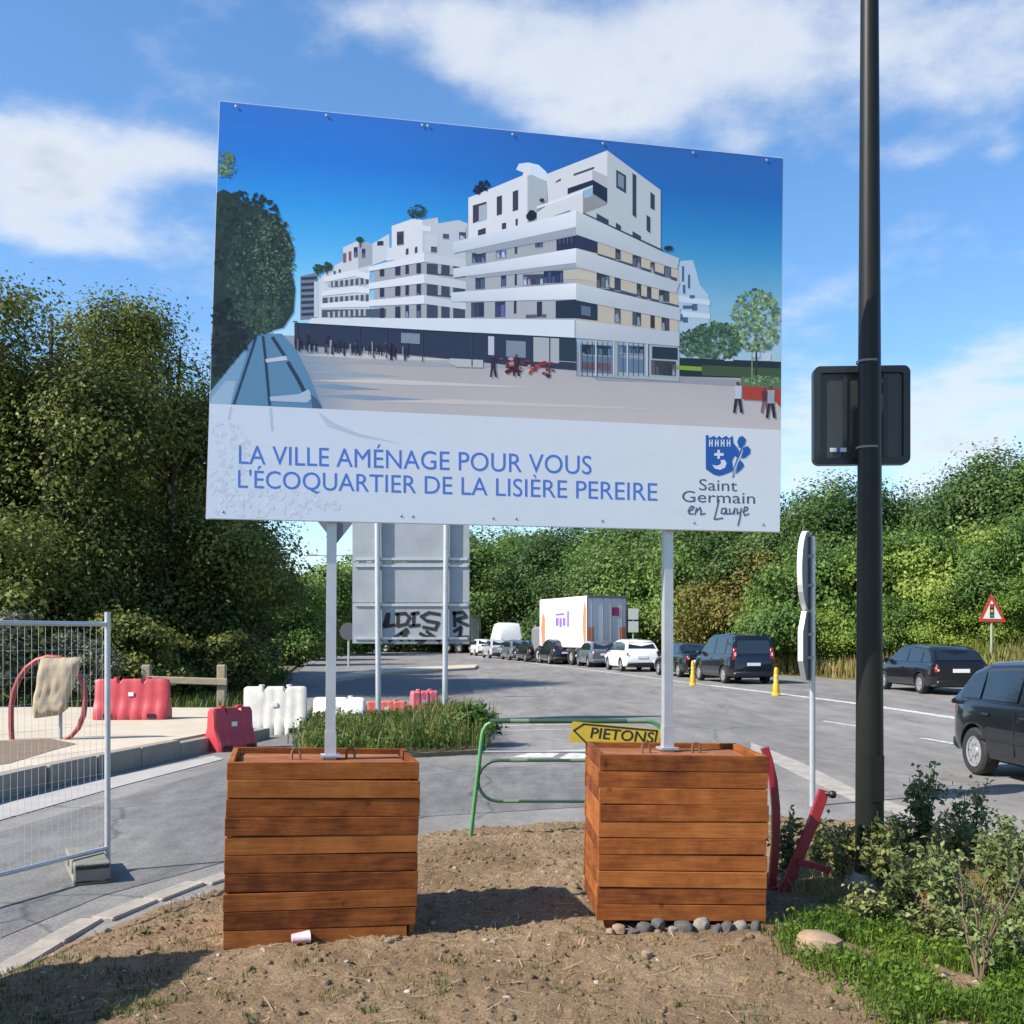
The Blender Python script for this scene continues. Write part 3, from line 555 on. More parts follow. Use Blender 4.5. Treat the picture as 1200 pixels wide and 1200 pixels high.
    for x0, y0, x1, y1, c in ((625, 395, 655, 424, (172, 176, 178)), (593, 399, 616, 418, (128, 140, 152)), (572, 394, 579, 416, (192, 196, 210)), (470, 390, 492, 402, (130, 142, 158)), (655, 396, 675, 424, (44, 60, 74)), (678, 398, 796, 440, (160, 170, 178)), (680, 403, 717, 436, (96, 116, 136)), (725, 404, 755, 436, (100, 122, 146)), (764, 406, 794, 421, (40, 50, 64)), (682, 404, 716, 416, (58, 74, 94)), (726, 405, 754, 414, (60, 78, 100)), (682, 424, 716, 433, (124, 96, 108)), (728, 416, 754, 420, (178, 196, 210)), (763, 422, 792, 440, (60, 60, 70))): P.rect(5 if (x1-x0 > 100) else 6, c, x0, y0, x1, y1, (x1-x0)*.06)
    for x in range(676, 766, 6): P.line(7, (52, 62, 76), ((x, 400+(x-676)*.03), (x, 441)), .7)
    for x in (698, 719, 735, 758): P.line(8, (196, 200, 206), ((x, 399), (x, 441)), 1.6)
    P.poly(6, (184, 184, 184), ((527, 420), (566, 422), (566, 431), (535, 430), (526, 426)))
    for _ in range(46):
        x = R.uniform(583, 650); P.disc(7, R.choice(((150, 52, 56), (170, 66, 62), (120, 42, 50), (70, 46, 60), (196, 150, 150))), x, 428+(x-583)*.09+R.uniform(-9, 7), R.uniform(1.5, 4), R.uniform(1, 3), 6)
    for _ in range(60):
        x = R.uniform(345, 480); P.rect(7, R.choice(((40, 40, 54), (60, 46, 56), (48, 62, 84), (150, 150, 160))), x, 398+(x-345)*.05+R.uniform(-3, 6), x+R.uniform(1, 2.4), 408+(x-345)*.09+R.uniform(-3, 4))
    for x in (348, 421, 453, 495, 553, 644): P.line(8, (64, 68, 84), ((x-5, 377+(x-348)*.022), (x, 377+(x-348)*.022), (x, 411+(x-348)*.09)), 1.2)
    def man(x, y, h, c1=(50, 44, 56), c2=(40, 42, 56)):
        P.disc(9, (90, 66, 66), x, y-h*.93, h*.06); P.poly(9, c1, ((x-h*.12, y-h*.86), (x+h*.12, y-h*.86), (x+h*.1, y-h*.45), (x-h*.1, y-h*.45))); P.poly(9, c2, ((x-h*.1, y-h*.45), (x, y-h*.45), (x-h*.08, y), (x-h*.16, y))); P.poly(9, c2, ((x, y-h*.45), (x+h*.1, y-h*.45), (x+h*.16, y), (x+h*.07, y)))
    for x, y, h in ((361, 404, 14), (397, 408, 12), (415, 416, 14), (433, 416, 13), (443, 416, 14), (578, 442, 26), (605, 441, 26), (452, 414, 12), (384, 401, 10)): man(x, y, h)
    # planting at the right
    P.poly(4, (34, 46, 50), ((764, 418), (915, 424), (915, 444), (800, 441), (764, 436))); P.poly(6, (128, 158, 62), ((771, 427), (822, 430), (822, 435), (771, 432))); P.poly(6, (64, 84, 60), ((822, 428), (915, 432), (915, 444), (822, 440)))
    wall(((790, 306), (812, 305), (816, 318), (820, 334), (830, 346), (832, 374), (822, 392), (796, 389)), (170, 192, 210), 3)
    for x0, y0, x1, y1 in ((799, 312, 801.5, 330), (806, 322, 808.5, 338), (800, 334, 803, 344), (808, 346, 814, 350), (800, 358, 812, 362), (811, 356, 817, 364), (792, 368, 800, 376), (800, 372, 806, 378)): P.rect(4, (74, 100, 128), x0, y0, x1, y1)
    P.poly(4, (196, 212, 222), ((794, 346), (832, 352), (832, 358), (794, 354))); P.poly(4, (196, 212, 222), ((794, 364), (832, 368), (832, 374), (794, 371)))
    for x, y in ((849, 414), (880, 410), (893, 414)): P.rect(5, (190, 198, 206), x, y, x+10, y+9)
    G1 = [(58, 88, 66), (76, 106, 76), (92, 122, 84), (44, 66, 56)]; G2 = [(96, 124, 86), (120, 146, 100), (74, 102, 74), (150, 166, 120)]
    cl = lambda a, b: a < right_x(b)-3
    P.dabs(7, G1, 420, R, 838, 400, 32, 22, 3.2, cl); P.dabs(7, G1, 160, R, 812, 402, 18, 16, 2.6, cl)
    P.dabs(8, G2, 520, R, 886, 376, 30, 37, 2.8, cl); P.line(7, (60, 56, 50), ((886, 380), (886, 440)), 2); P.line(7, (150, 150, 120), ((881, 400), (881, 444)), 1.2)
    P.poly(7, (92, 112, 78), ((868, 442), (right_x(442), 444), (right_x(455), 458), (868, 455))); P.poly(8, (166, 62, 50), ((870, 452), (right_x(460), 456), (right_x(478), 478), (908, 470), (870, 468))); P.dabs(9, G2, 70, R, 892, 446, 20, 6, 2, cl)
    man(864.5, 484, 37, (186, 190, 200), (44, 38, 50)); man(903, 490, 38, (150, 160, 170), (46, 36, 48)); man(896, 484, 30, (90, 50, 50), (120, 90, 100))
    # tree at the left
    tree = ((left_x(225), 226), (262, 222), (276, 229), (290, 240), (306, 243), (322, 256), (338, 272), (344, 292), (341, 318), (346, 338), (344, 366), (332, 384), (304, 391), (294, 400), (left_x(458), 458))
    P.poly(6, (44, 62, 54), tree); GT = [(38, 54, 52), (46, 64, 58), (34, 48, 48)]; GL = [(60, 82, 68), (72, 94, 74), (54, 74, 64)]
    cll = lambda a, b: a > left_x(b)+2 and b > top_y(a)+3
    P.dabs(7, GT, 900, R, 288, 312, 56, 88, 4, cll, .12); P.dabs(8, GL, 520, R, 306, 320, 40, 72, 2.6, cll, .2); P.dabs(8, [(92, 114, 84), (104, 124, 88)], 160, R, 322, 300, 24, 50, 2.0, cll, .15); P.dabs(8, GL, 150, R, 300, 370, 34, 18, 3, cll, .12); P.dabs(8, [(26, 36, 40), (34, 44, 44)], 260, R, 265, 400, 22, 48, 5, lambda a, b: cll(a, b) and b < 450-(a-247)*1.1); P.dabs(8, [(88, 116, 70), (110, 134, 84)], 80, R, 262, 193, 15, 14, 3, cll)
    for x, y, r in ((488, 248, 10), (373, 315, 6), (383, 313, 6), (422, 281, 3)): P.dabs(9, [(40, 66, 60), (56, 82, 66)], 44, R, x, y, r, r*.75, 2.4); P.line(8, (60, 70, 66), ((x, y), (x, y+9)), 1.4)
    # translucent white band with the ghost of the picture in it
    for a, b in zip((0, .12, .3, .6, 1), (.12, .3, .6, 1)):
        def q(t, s): p0 = (left_x(473)+(right_x(504)-left_x(473))*t, 0); x0 = p0[0]; y0 = band_y(x0); bot = lerp2(BLc, BR, t); return lerp2((x0, y0), (bot[0]+(.6 if t < .5 else -.6), bot[1]-.7), s)
        def c(t, s): return (203+8*t-3*s, 212+2*t, 226-8*t)
        P.poly(10, None, (q(a, 0), q(b, 0), q(b, 1), q(a, 1)), [c(a, 0), c(b, 0), c(b, 1), c(a, 1)])
    P.poly(11, (182, 192, 208), ((372, 482), (384, 500), (420, 512), (470, 520), (420, 508), (392, 496))); P.line(11, (178, 190, 206), ((317, 478), (319, 505)), 3); P.line(11, (184, 194, 210), ((271, 477), (268, 492)), 3)
    gh = [(194, 204, 216), (197, 206, 218), (208, 215, 225)]
    cb = lambda a, b: a > left_x(b)+3 and b < 608+(a-241)*.0238-4
    P.dabs(11, gh, 90, R, 264, 535, 30, 40, 4, cb, .01); P.dabs(11, gh, 130, R, 310, 590, 90, 20, 4.5, cb, .01)
    m = bpy.data.materials.new('printed vinyl'); m.use_nodes = True; nt = m.node_tree; p = nt.nodes['Principled BSDF']; a = nt.nodes.new('ShaderNodeVertexColor'); a.layer_name = 'ink'
    nz = nt.nodes.new('ShaderNodeTexNoise'); nz.inputs['Scale'].default_value = 9; nz.inputs['Detail'].default_value = 7; tcn = nt.nodes.new('ShaderNodeTexCoord'); nt.links.new(tcn.outputs['Object'], nz.inputs['Vector'])
    mr = nt.nodes.new('ShaderNodeMapRange'); mr.inputs[1].default_value = .3; mr.inputs[2].default_value = .7; mr.inputs[3].default_value = .985; mr.inputs[4].default_value = 1.015; nt.links.new(nz.outputs[0], mr.inputs[0])
    mx = nt.nodes.new('ShaderNodeMix'); mx.data_type = 'RGBA'; mx.blend_type = 'MULTIPLY'; mx.inputs[0].default_value = 1; nt.links.new(a.outputs[0], mx.inputs[6]); nt.links.new(mr.outputs[0], mx.inputs[7])
    nt.links.new(mx.outputs[2], p.inputs['Base Color']); p.inputs['Roughness'].default_value = .38; p.inputs['Specular IOR Level'].default_value = .3
    o = P.build('printed_picture', m, board); return o, m
pic, MT['ink'] = printed()
def text_geo(s, shear=0, spacing=1.0, bold=0):
    cu = bpy.data.curves.new('t', 'FONT'); cu.body = s; cu.shear = shear; cu.space_character = spacing; cu.offset = bold; cu.resolution_u = 4
    ob = bpy.data.objects.new('t', cu); COL.objects.link(ob); bpy.context.view_layer.update()
    me = bpy.data.meshes.new_from_object(ob.evaluated_get(bpy.context.evaluated_depsgraph_get()))
    V = np.array([v.co[:] for v in me.vertices]); Fs = [tuple(p.vertices) for p in me.polygons]
    bpy.data.objects.remove(ob); bpy.data.curves.remove(cu); bpy.data.meshes.remove(me); return V, Fs
CAPH = float(text_geo('H')[0][:, 1].max())
def text_on(mapf, s, bl, br, cap, **k):
    """letters laid between two baseline points; cap = letter height in the same units; mapf turns (x, y-up) into a point"""
    V, Fs = text_geo(s, **k); x0, x1 = V[:, 0].min(), V[:, 0].max(); out = []
    for v in V:
        t = (v[0]-x0)/(x1-x0); b = lerp2(bl, br, t); out.append(mapf(b[0], b[1], v[1]/CAPH*cap))
    return out, Fs
MT['blue_ink'] = mat('blue print', lin((72, 114, 196)), .4, var=.05, scale=9); MT['logo_ink'] = mat('royal blue print', lin((22, 84, 160)), .4); MT['slate_ink'] = mat('slate print', lin((78, 82, 112)), .4); MT['band_ink'] = mat('pale print', lin((205, 212, 224)), .4)
def ink(name, mb, m, label=None):
    o = bchild(mb, name, m)
    if o.data.polygons and sum((p.normal.dot(BN))*p.area for p in o.data.polygons) < 0: o.data.flip_normals()
    return tag(o, label)
onb = lambda x, y, h: bp_(x, y-h, .0043)
ink('lettering', MB().add(*text_on(onb, 'LA VILLE AMÉNAGE POUR VOUS', (280, 543.5), (693, 556), 21.5, bold=0)), MT['blue_ink'], 'upper blue line of capitals on the pale band')
ink('lettering', MB().add(*text_on(onb, "L'ÉCOQUARTIER DE LA LISIÈRE PEREIRE", (279, 571.5), (770, 587), 20.5, bold=0)), MT['blue_ink'], 'lower blue line of capitals on the pale band')
def inkpoly(mb, pts, off=.0048): mb.add([bp_(x, y, off) for x, y in pts], [tuple(range(len(pts)))])
Z4 = lambda *p: [(760+a*.15, 480+b*.15) for a, b in p]
lg = MB(); inkpoly(lg, Z4((445, 200), (465, 200), (470, 225), (510, 205), (530, 225), (550, 205), (570, 225), (605, 205), (625, 225), (655, 205), (660, 260), (685, 290), (672, 360), (650, 400), (660, 470), (640, 488), (590, 508), (548, 520), (500, 505), (445, 465)))
inkpoly(lg, Z4((650, 532), (655, 480), (690, 375), (722, 300), (730, 305), (700, 400), (672, 470), (665, 525)), .0050)
for q in (((705, 300), (690, 250), (705, 215), (735, 207), (760, 235), (750, 275), (728, 300)), ((735, 300), (770, 285), (795, 310), (790, 345), (755, 375), (720, 385), (728, 340)), ((712, 395), (730, 410), (745, 440), (720, 470), (680, 505), (690, 440)), ((690, 290), (705, 330), (690, 375), (668, 360))): inkpoly(lg, Z4(*q), .0049+.0002*q[0][0]/700)
ink('emblem', lg, MT['logo_ink'], 'blue shield emblem with a cross, crescent and oak leaf')
lw = MB()
for q in (((535, 315), (555, 315), (555, 340), (585, 342), (585, 362), (555, 362), (555, 385), (535, 385), (535, 362), (510, 362), (510, 342), (535, 340)), ((495, 432), (530, 440), (560, 428), (565, 408), (555, 398), (590, 392), (608, 420), (595, 455), (555, 472), (515, 462))): inkpoly(lw, Z4(*q), .0056)
for i in range(4):
    x = 470+i*46
    for q in (((x, 235), (x+9, 235), (x+9, 290), (x, 290)), ((x+20, 235), (x+29, 235), (x+29, 290), (x+20, 290)), ((x+9, 258), (x+20, 258), (x+20, 268), (x+9, 268))): inkpoly(lw, Z4(*q), .0056)
for a, b in (((735, 320), (700, 390)), ((700, 390), (668, 470)), ((668, 470), (655, 520))): inkpoly(lw, Z4((a[0]-3, a[1]), (a[0]+3, a[1]), (b[0]+3, b[1]), (b[0]-3, b[1])), .0059)
ink('emblem_relief', lw, MT['band_ink'])
ink('lettering', MB().add(*text_on(onb, 'Saint', (819, 574.5), (863.5, 575.8), 13)), MT['slate_ink']); ink('lettering', MB().add(*text_on(onb, 'Germain', (799, 588.2), (884.5, 590.5), 13)), MT['slate_ink'])
def stroke_ink(strokes, w, T, off=.0048):
    mb = MB()
    for st in strokes:
        pts = [T(*p) for p in st]
        for k, (a, b) in enumerate(zip(pts, pts[1:])):
            dx, dy = b[0]-a[0], b[1]-a[1]; l = math.hypot(dx, dy) or 1; ex, ey = dx/l*w*.4, dy/l*w*.4; nx, ny = -dy/l*w/2, dx/l*w/2
            inkpoly(mb, [(a[0]-ex+nx, a[1]-ey+ny), (b[0]+ex+nx, b[1]+ey+ny), (b[0]+ex-nx, b[1]+ey-ny), (a[0]-ex-nx, a[1]-ey-ny)], off+.00008*(k % 5))
    return mb
T4 = lambda a, b: (760+a*.15, 480+b*.15)
ink('lettering', stroke_ink([[(305, 800), (340, 780), (352, 760), (330, 755), (310, 785), (315, 815), (345, 815)], [(360, 820), (372, 770), (368, 800), (400, 765), (408, 790), (404, 820), (440, 812)],
    [(548, 705), (530, 780), (510, 855), (520, 858), (575, 848)], [(600, 770), (570, 775), (565, 810), (590, 815), (605, 775), (605, 815), (622, 815)], [(630, 775), (632, 815), (655, 812), (672, 770), (665, 815)], [(690, 775), (690, 815), (716, 800), (722, 772), (710, 850), (695, 905)], [(735, 800), (768, 785), (772, 765), (750, 760), (738, 800), (748, 828), (780, 815)]], 1.5, T4), MT['slate_ink'], 'handwritten last line below the emblem')
for px, py in [(lerp2(TL, TR, t)[0], lerp2(TL, TR, t)[1]+5) for t in (.03, .19, .36, .37, .52, .68, .84, .97)] + [(lerp2(BLc, BR, t)[0], lerp2(BLc, BR, t)[1]-9) for t in (.03, .34, .36, .5, .54, .69, .85, .97)]:
    c = bp_(px, py, .0045); u = Vector((.981, .1945, 0)); mb = MB()
    mb.add([c+u*.009*math.cos(a*1.0472)+Vector((0, 0, .009*math.sin(a*1.0472))) for a in range(6)]+[c+BN*.004], [(i, (i+1) % 6, 6) for i in range(6)]); bchild(mb, 'screw', MT['grey_metal'])

# ------------------------------------------------------------------ the two plank crates
MT['plank'] = wood_mat('orange-brown stained plank', (.10, .028, .009), (.235, .072, .018), (.35, .126, .034))
MT['plank_red'] = wood_mat('weathered stained board', (.13, .045, .02), (.24, .09, .038), (.34, .15, .075))
MT['rust'] = mat('rusty rebar', (.16, .08, .045), .8, .3, var=.4, scale=20)
def crate(label, loc, rz, lean, w, d, h, seed, raise_=0.0):
    R = random.Random(seed); t = thing('plank_crate', label, 'crate', loc, rz, 'plank crates weighing down the billboard posts'); t.rotation_euler = (0, lean, rz)
    n = 10; ph = (h-raise_)/n
    for i in range(n):
        z = raise_+ph*(i+.5)
        for side in range(4):
            fr = side in (0, 1); l = (w if fr else d-.064)+R.uniform(-.006, .006)
            if fr and i == 0 and seed == 1 and side == 0: l -= .05
            y = {0: -d/2+.015, 1: d/2-.015}.get(side, R.uniform(-.004, .004)); x = {2: -w/2+.02, 3: w/2-.02}.get(side, R.uniform(-.005, .005)-(.025 if (i == 0 and seed == 1 and side == 0) else 0))
            if side == 0: y -= R.uniform(0, .006)
            if side == 2: x -= R.uniform(0, .004)
            MB().bevbox((0, 0, 0), (l, .03, ph-R.uniform(.0015, .006)), .0025).build('plank', MT['plank'], t, loc=(x, y, z)).rotation_euler = (0, RAD(R.uniform(-.35, .35)), RAD(R.uniform(-.25, .25))+(0 if fr else math.pi/2))
    for sx in (-1, 1):
        for sy in (-1, 1): MB().bevbox((sx*(w/2-.075), sy*(d/2-.062), (h-.08)/2-.01), (.06, .06, h-.08), .004).build('corner_post', MT['plank'], t)
    k = 6; bw = (d-.07)/k                              # boards of the recessed top
    for i in range(k): MB().bevbox((0, 0, 0), (w-.09, bw-.005, .02), .0059).build('top_board', MT['plank_red'], t, loc=(0, -d/2+.035+bw*(i+.5), h-.045+R.uniform(-.002, .002)))
    for hx, hy in ((-.15, 0.04), (.16, 0.06)):
        MB().tube([(hx-.025, hy, h-.05), (hx-.025, hy, h+.005), (hx-.015, hy+.005, h+.025), (hx+.01, hy+.005, h+.025), (hx+.022, hy, h+.002), (hx+.022, hy, h-.05)], .0075, 6).build('lifting_hook', MT['rust'], t, smooth=60)
    return t
def crate_at(label, fl, fr, d, h, lean, seed, raise_=0, yaw=None):
    a, b = gp(*fl, .1), gp(*fr, .1); u = (b-a); w = u.length; yaw = math.atan2(u.y, u.x) if yaw is None else yaw
    nrm = Vector((-math.sin(yaw), math.cos(yaw), 0)); c = (a+b)/2+nrm*d/2
    return crate(label, (c.x, c.y, .085), yaw, lean, w, d, h, seed, raise_)
crateL = crate_at('plank crate leaning slightly right below the left post, pink cup at its foot', (260, 1113), (487, 1099), .74, .99, RAD(1.6), 1)
crateR = crate_at('plank crate propped on stones below the right post, beside the red steel arch', (700, 1088), (898, 1086), .74, .99, RAD(.8), 2, .05)
# ------------------------------------------------------------------ street furniture
def arc(c, r, a0, a1, n, ax=Vector((1, 0, 0)), ay=Vector((0, 0, 1))):
    return [Vector(c)+ax*r*math.cos(a0+(a1-a0)*i/n)+ay*r*math.sin(a0+(a1-a0)*i/n) for i in range(n+1)]
# dark lamp column
lp = gp(1019, 1038, .1); MT['dark_green'] = mat('dark olive pole paint', (.011, .012, .010), .42, 0, var=.2, scale=5, spec=.25)
pole = thing('lamp_column', 'tall tapered dark lamp column rising out of the shrubs, sign box strapped on', 'lamp post', lp)
def prof(z): return .094-.0062*z
MB().lathe([(prof(z), z) for z in (-.1, .9, 1.0, 2, 3, 4, 5, 6, 7, 8)], 28).build('shaft', MT['dark_green'], pole, 40)
MB().lathe([(.16, -.05), (.16, .03), (.12, .05), (.1, .09)], 20).build('base_collar', MT['kerb'], pole, 40)
MB().box((.02, -.093, .72), (.085, .012, .3)).build('access_door', MT['dark_green'], pole)
MB().tube([(0, 0, 7.95), (.1, .1, 8.3), (.5, .5, 8.55), (1.1, 1.1, 8.6)], [.045, .04, .035, .03], 10).build('lamp_arm', MT['dark_green'], pole, 50)
MB().bevbox((1.4, 1.4, 8.6), (.7, .25, .1), .03, Matrix.Rotation(RAD(45), 3, 'Z')).build('lamp_head', MT['dark_green'], pole)
MT['dull_strap'] = mat('dull steel strap', (.16, .17, .17), .5, .3)
# sign box on the far side of the column (its back faces us)
MT['sign_back'] = mat('charcoal sign back', (.016, .018, .021), .4, var=.2, scale=4); MT['sign_panel'] = mat('dark olive panel', (.03, .034, .032), .35, var=.15, scale=2)
sd = lp.y+.17; c0, c1 = at(953, 430, sd), at(1064, 545, sd); w, h = c1.x-c0.x, c0.z-c1.z; ctr = (c0+c1)/2
sb = thing('sign_box', 'square black sign box seen from behind, strapped to the dark lamp column', 'sign', (ctr.x, ctr.y, ctr.z), RAD(-3))
def rrect(w, h, r, n=5):
    P = []
    for cx, cz, a in ((w/2-r, h/2-r, 0), (-w/2+r, h/2-r, 90), (-w/2+r, -h/2+r, 180), (w/2-r, -h/2+r, 270)):
        P += [(cx+r*math.cos(RAD(a+90*i/n)), cz+r*math.sin(RAD(a+90*i/n))) for i in range(n+1)]
    return P
o_ = rrect(w, h, .045); i_ = rrect(w-.09, h-.09, .02); n = len(o_); mb = MB()
mb.add([(x, -.035, z) for x, z in o_]+[(x, -.035, z) for x, z in i_]+[(x, -.012, z) for x, z in i_]+[(x, .035, z) for x, z in o_],
       [(k, (k+1) % n, n+(k+1) % n, n+k) for k in range(n)]+[(n+k, n+(k+1) % n, 2*n+(k+1) % n, 2*n+k) for k in range(n)]+[((k+1) % n, k, 3*n+k, 3*n+(k+1) % n) for k in range(n)]+[tuple(range(3*n, 4*n))])
mb.build('frame', MT['sign_back'], sb)
MB().box((0, -.008, 0), (w-.092, .004, h-.092)).build('back_panel', MT['sign_panel'], sb)
for x in (-.11, .16): MB().box((x, -.016, 0), (.03, .012, h-.1)).build('stiffener', MT['sign_back'], sb)
MB().box((-.155, -.0225, -h/2+.1), (.11, .002, .028)).build('sticker', mat('white sticker', (.6, .63, .66), .5), sb)
MB().box((-.155, -.0245, -h/2+.1), (.024, .002, .034)).build('sticker_mark', mat('blue mark', (.03, .12, .28), .5), sb)
for zz in (h/2-.012, -h/2+.085):
    zc = ctr.z+zz-lp.z; r = prof(zc)+.004
    MB().lathe([(r, zc-.007), (r, zc+.007)], 24, cap=False, c=(lp.x-ctr.x, lp.y-ctr.y, lp.z-ctr.z)).build('strap', MT['dull_strap'], sb)
    MB().box((lp.x-ctr.x, (lp.y-ctr.y)/2, zz), (.05, abs(lp.y-ctr.y)-.1, .025)).build('bracket', MT['galv'], sb)

# two road signs seen edge-on, on one thin post
tp = gp(952, 942, .02); MT['sign_white'] = mat('white sign face', (.75, .75, .73), .35); MT['sign_grey'] = mat('grey sign back', (.12, .13, .15), .45, .3)
es = thing('road_sign', 'thin grey post with round and octagonal road signs seen edge-on', 'road sign', tp, RAD(-25))
MB().tube([(0, 0, -.1), (0, 0, 2.75)], .03, 12).build('post', MT['galv'], es, 50)
def plate_x(parent, name, pts, x, th, mface, mback):
    """upright plate whose face looks towards -x: pts are (y, z)"""
    pts_c = sum(p[1] for p in pts)/len(pts)
    m = MB(); n = len(pts); m.add([(x-th, y, z) for y, z in pts]+[(x, y, z) for y, z in pts], [tuple(range(n)), tuple(range(n, 2*n))[::-1]]+[(i, n+i, n+(i+1) % n, (i+1) % n) for i in range(n)])
    o = m.build(name, MT['sign_white'], parent); bm = bmesh.new(); bm.from_mesh(o.data); bmesh.ops.recalc_face_normals(bm, faces=bm.faces); bm.to_mesh(o.data); bm.free()
    f = MB(); f.add([(x+.002, y*.97, (z-pts_c)*.97+pts_c) for y, z in pts], [tuple(range(n))]).build('sign_back', mback, o)
    return o
zc1 = at(0, 669, tp.y).z-tp.z; r1 = 47/F*tp.y; zc2 = at(0, 757, tp.y).z-tp.z; r2 = 42/F*tp.y
circ = lambda r, zc, n, a0=0: [(r*math.cos(a0+2*math.pi*i/n), zc+r*math.sin(a0+2*math.pi*i/n)) for i in range(n)]
plate_x(es, 'round_plate', circ(r1, zc1, 32), -.035, .05, MT['sign_white'], MT['sign_grey']); plate_x(es, 'octagon_plate', circ(r2*1.05, zc2, 8, RAD(22.5)), -.035, .05, MT['sign_white'], MT['sign_grey'])
for z in (zc1+.15, zc1-.15, zc2+.12, zc2-.12): MB().box((-.01, 0, z), (.07, .09, .03)).build('clamp', MT['galv'], es)

# green crowd barrier with the yellow sign
MT['green'] = mat('green barrier paint', (.075, .24, .085), .45, var=.25, scale=14); MT['dark_band'] = mat('dark barrier band', (.028, .075, .04), .5); MT['grey_band'] = mat('worn grey band', (.13, .2, .13), .5)
bx0, byd = gp(550, 986, .06), 0; dB = bx0.y
bar = thing('crowd_barrier', 'low green tubular barrier with a yellow arrow sign, behind the crates', 'barrier', (bx0.x, dB, .06))
def bw(px, py): p = at(px, py, dB); return Vector((p.x-bx0.x, 0, p.z-.06))
lt, rt = bw(567, 845), bw(775, 845); ztop = lt.z; r = .1
path = [bw(551, 984), bw(565, 862)] + [bw(566.5, 856), bw(570, 850), bw(577, 846), bw(584, 845)] + [bw(757, 845), bw(765, 846), bw(771, 850), bw(774, 856), bw(775, 862), bw(786, 984)]
MB().tube(path, .018, 10).build('frame', MT['green'], bar, 60)
z1, z2 = bw(0, 891).z, bw(0, 939).z; rr = (z1-z2)/2; xl = bw(560, 0).x+rr; xr = bw(776, 0).x-rr
lp_ = arc((xl, 0, (z1+z2)/2), rr, RAD(90), RAD(270), 10)+arc((xr, 0, (z1+z2)/2), rr, RAD(-90), RAD(90), 10)
MB().tube(lp_, .014, 8, closed=True).build('loop', MT['dark_band'], bar, 60)
MB().tube([bw(563, 881), bw(777, 881)], .009, 8).build('middle_bar', MT['grey_metal'], bar, 60)
for a, b, y, rad, m in ((574, 598, 845, .0195, 'dark_band'), (598, 620, 845, .0195, 'grey_band'), (620, 735, 845, .0195, 'dark_band'), (735, 757, 845, .0195, 'grey_band'), (598, 618, 891, .0155, 'grey_band'), (590, 608, 939, .0155, 'grey_band'), (668, 690, 891, .0155, 'grey_band')):
    p, q = bw(a, y), bw(b, y); MB().tube([p, q], rad, 10, cap=False).build('colour_band', MT[m], bar, 60)
for e in (path[0], path[-1]): MB().box((e.x, 0, .02), (.035, .42, .03)).build('foot', MT['green'], bar)
for e in (path[0], path[-1]): MB().box((e.x, -.19, .005), (.06, .06, .02)).build('foot_pad', MT['green'], bar)
MT['sign_yellow'] = mat('faded yellow sign', (.47, .34, .03), .5, var=.12, scale=6); MT['black_paint'] = mat('black lettering', (.012, .012, .012), .6)
ys = thing('arrow_sign', 'yellow left-pointing arrow sign with black capitals, hung on the green barrier', 'sign', at(722, 860, dB-.035))
def yw(px, py, h=0, off=0): p = at(px, py-h, dB-.035)-ys.location; return Vector((p.x, -off, p.z))
MB().slab([yw(671, 845.5), yw(776, 855), yw(772, 873), yw(667, 870)], Vector((0, .012, 0))).build('board', MT['sign_yellow'], ys)
def ybar(mb, a, b, w):
    a, b = Vector(a), Vector(b); t = (b-a).normalized(); n = Vector((-t.y, t.x))*w/2; e = t*w*.3
    mb.add([yw(*(a-e+n), off=.002), yw(*(b+e+n), off=.002), yw(*(b+e-n), off=.002), yw(*(a-e-n), off=.002)], [(0, 1, 2, 3)])
mb = MB()
for a, b in (((684, 848.5), (672.5, 856)), ((672.5, 856), (686, 869.5)), ((684, 848.5), (770, 856.5)), ((770, 856.5), (767, 871.5))): ybar(mb, a, b, 2.0)
mb.build('arrow_outline', MT['black_paint'], ys)
mb = MB().add(*text_on(lambda x, y, h: yw(x+h*.18, y, h, .002), 'PIETONS', (691.5, 864.5), (765, 870.5), 12, bold=.012)); mb.build('lettering', MT['black_paint'], ys)

# dark red steel arch pieces behind the right crate, and its twin standing on the pavement
MT['wine'] = mat('wine red steel', (.27, .016, .028), .42, var=.2, scale=8, coat=.15); MT['wine2'] = mat('sun-faded red steel', (.27, .045, .045), .5, var=.25, scale=8)
ra = thing('steel_arch', 'dark red bent steel frame leaning behind the right crate', 'bike stand', gp(915, 1046, .1))
def rw(px, py, d): return at(px, py, d)-ra.location
def flatbar(mb, pts, w, th):
    """flat bar along a path, wide across the view"""
    P = [Vector(p) for p in pts]; n = len(P); vs = []
    for i in range(n):
        t = (P[min(n-1, i+1)]-P[max(0, i-1)]).normalized(); s = t.cross(Vector((0, 1, 0))).normalized()*w/2; b = Vector((0, th/2, 0)); vs += [P[i]+s-b, P[i]+s+b, P[i]-s+b, P[i]-s-b]
    mb.add(vs, [(i*4+k, i*4+(k+1) % 4, i*4+4+(k+1) % 4, i*4+4+k) for i in range(n-1) for k in range(4)]+[(3, 2, 1, 0), tuple(range(n*4-4, n*4))]); return mb
flatbar(MB(), [rw(x, y, 6.85) for x, y in ((896, 876), (901, 892), (906, 915), (909, 945), (909, 985), (906, 1020), (903, 1052))], .05, .04).build('curved_bar', MT['wine'], ra, 30)
flatbar(MB(), [rw(x, y, 6.75) for x, y in ((966, 926), (952, 965), (935, 1005), (914, 1054))], .062, .045).build('leaning_bar', MT['wine'], ra, 30)
flatbar(MB(), [rw(x, y, 6.7) for x, y in ((936, 1010), (955, 1014), (972, 1021))], .038, .035).build('stub', MT['wine'], ra)
flatbar(MB(), [rw(x, y, 6.8) for x, y in ((904, 1046), (918, 1042))], .06, .04).build('foot_bar', MT['wine'], ra)
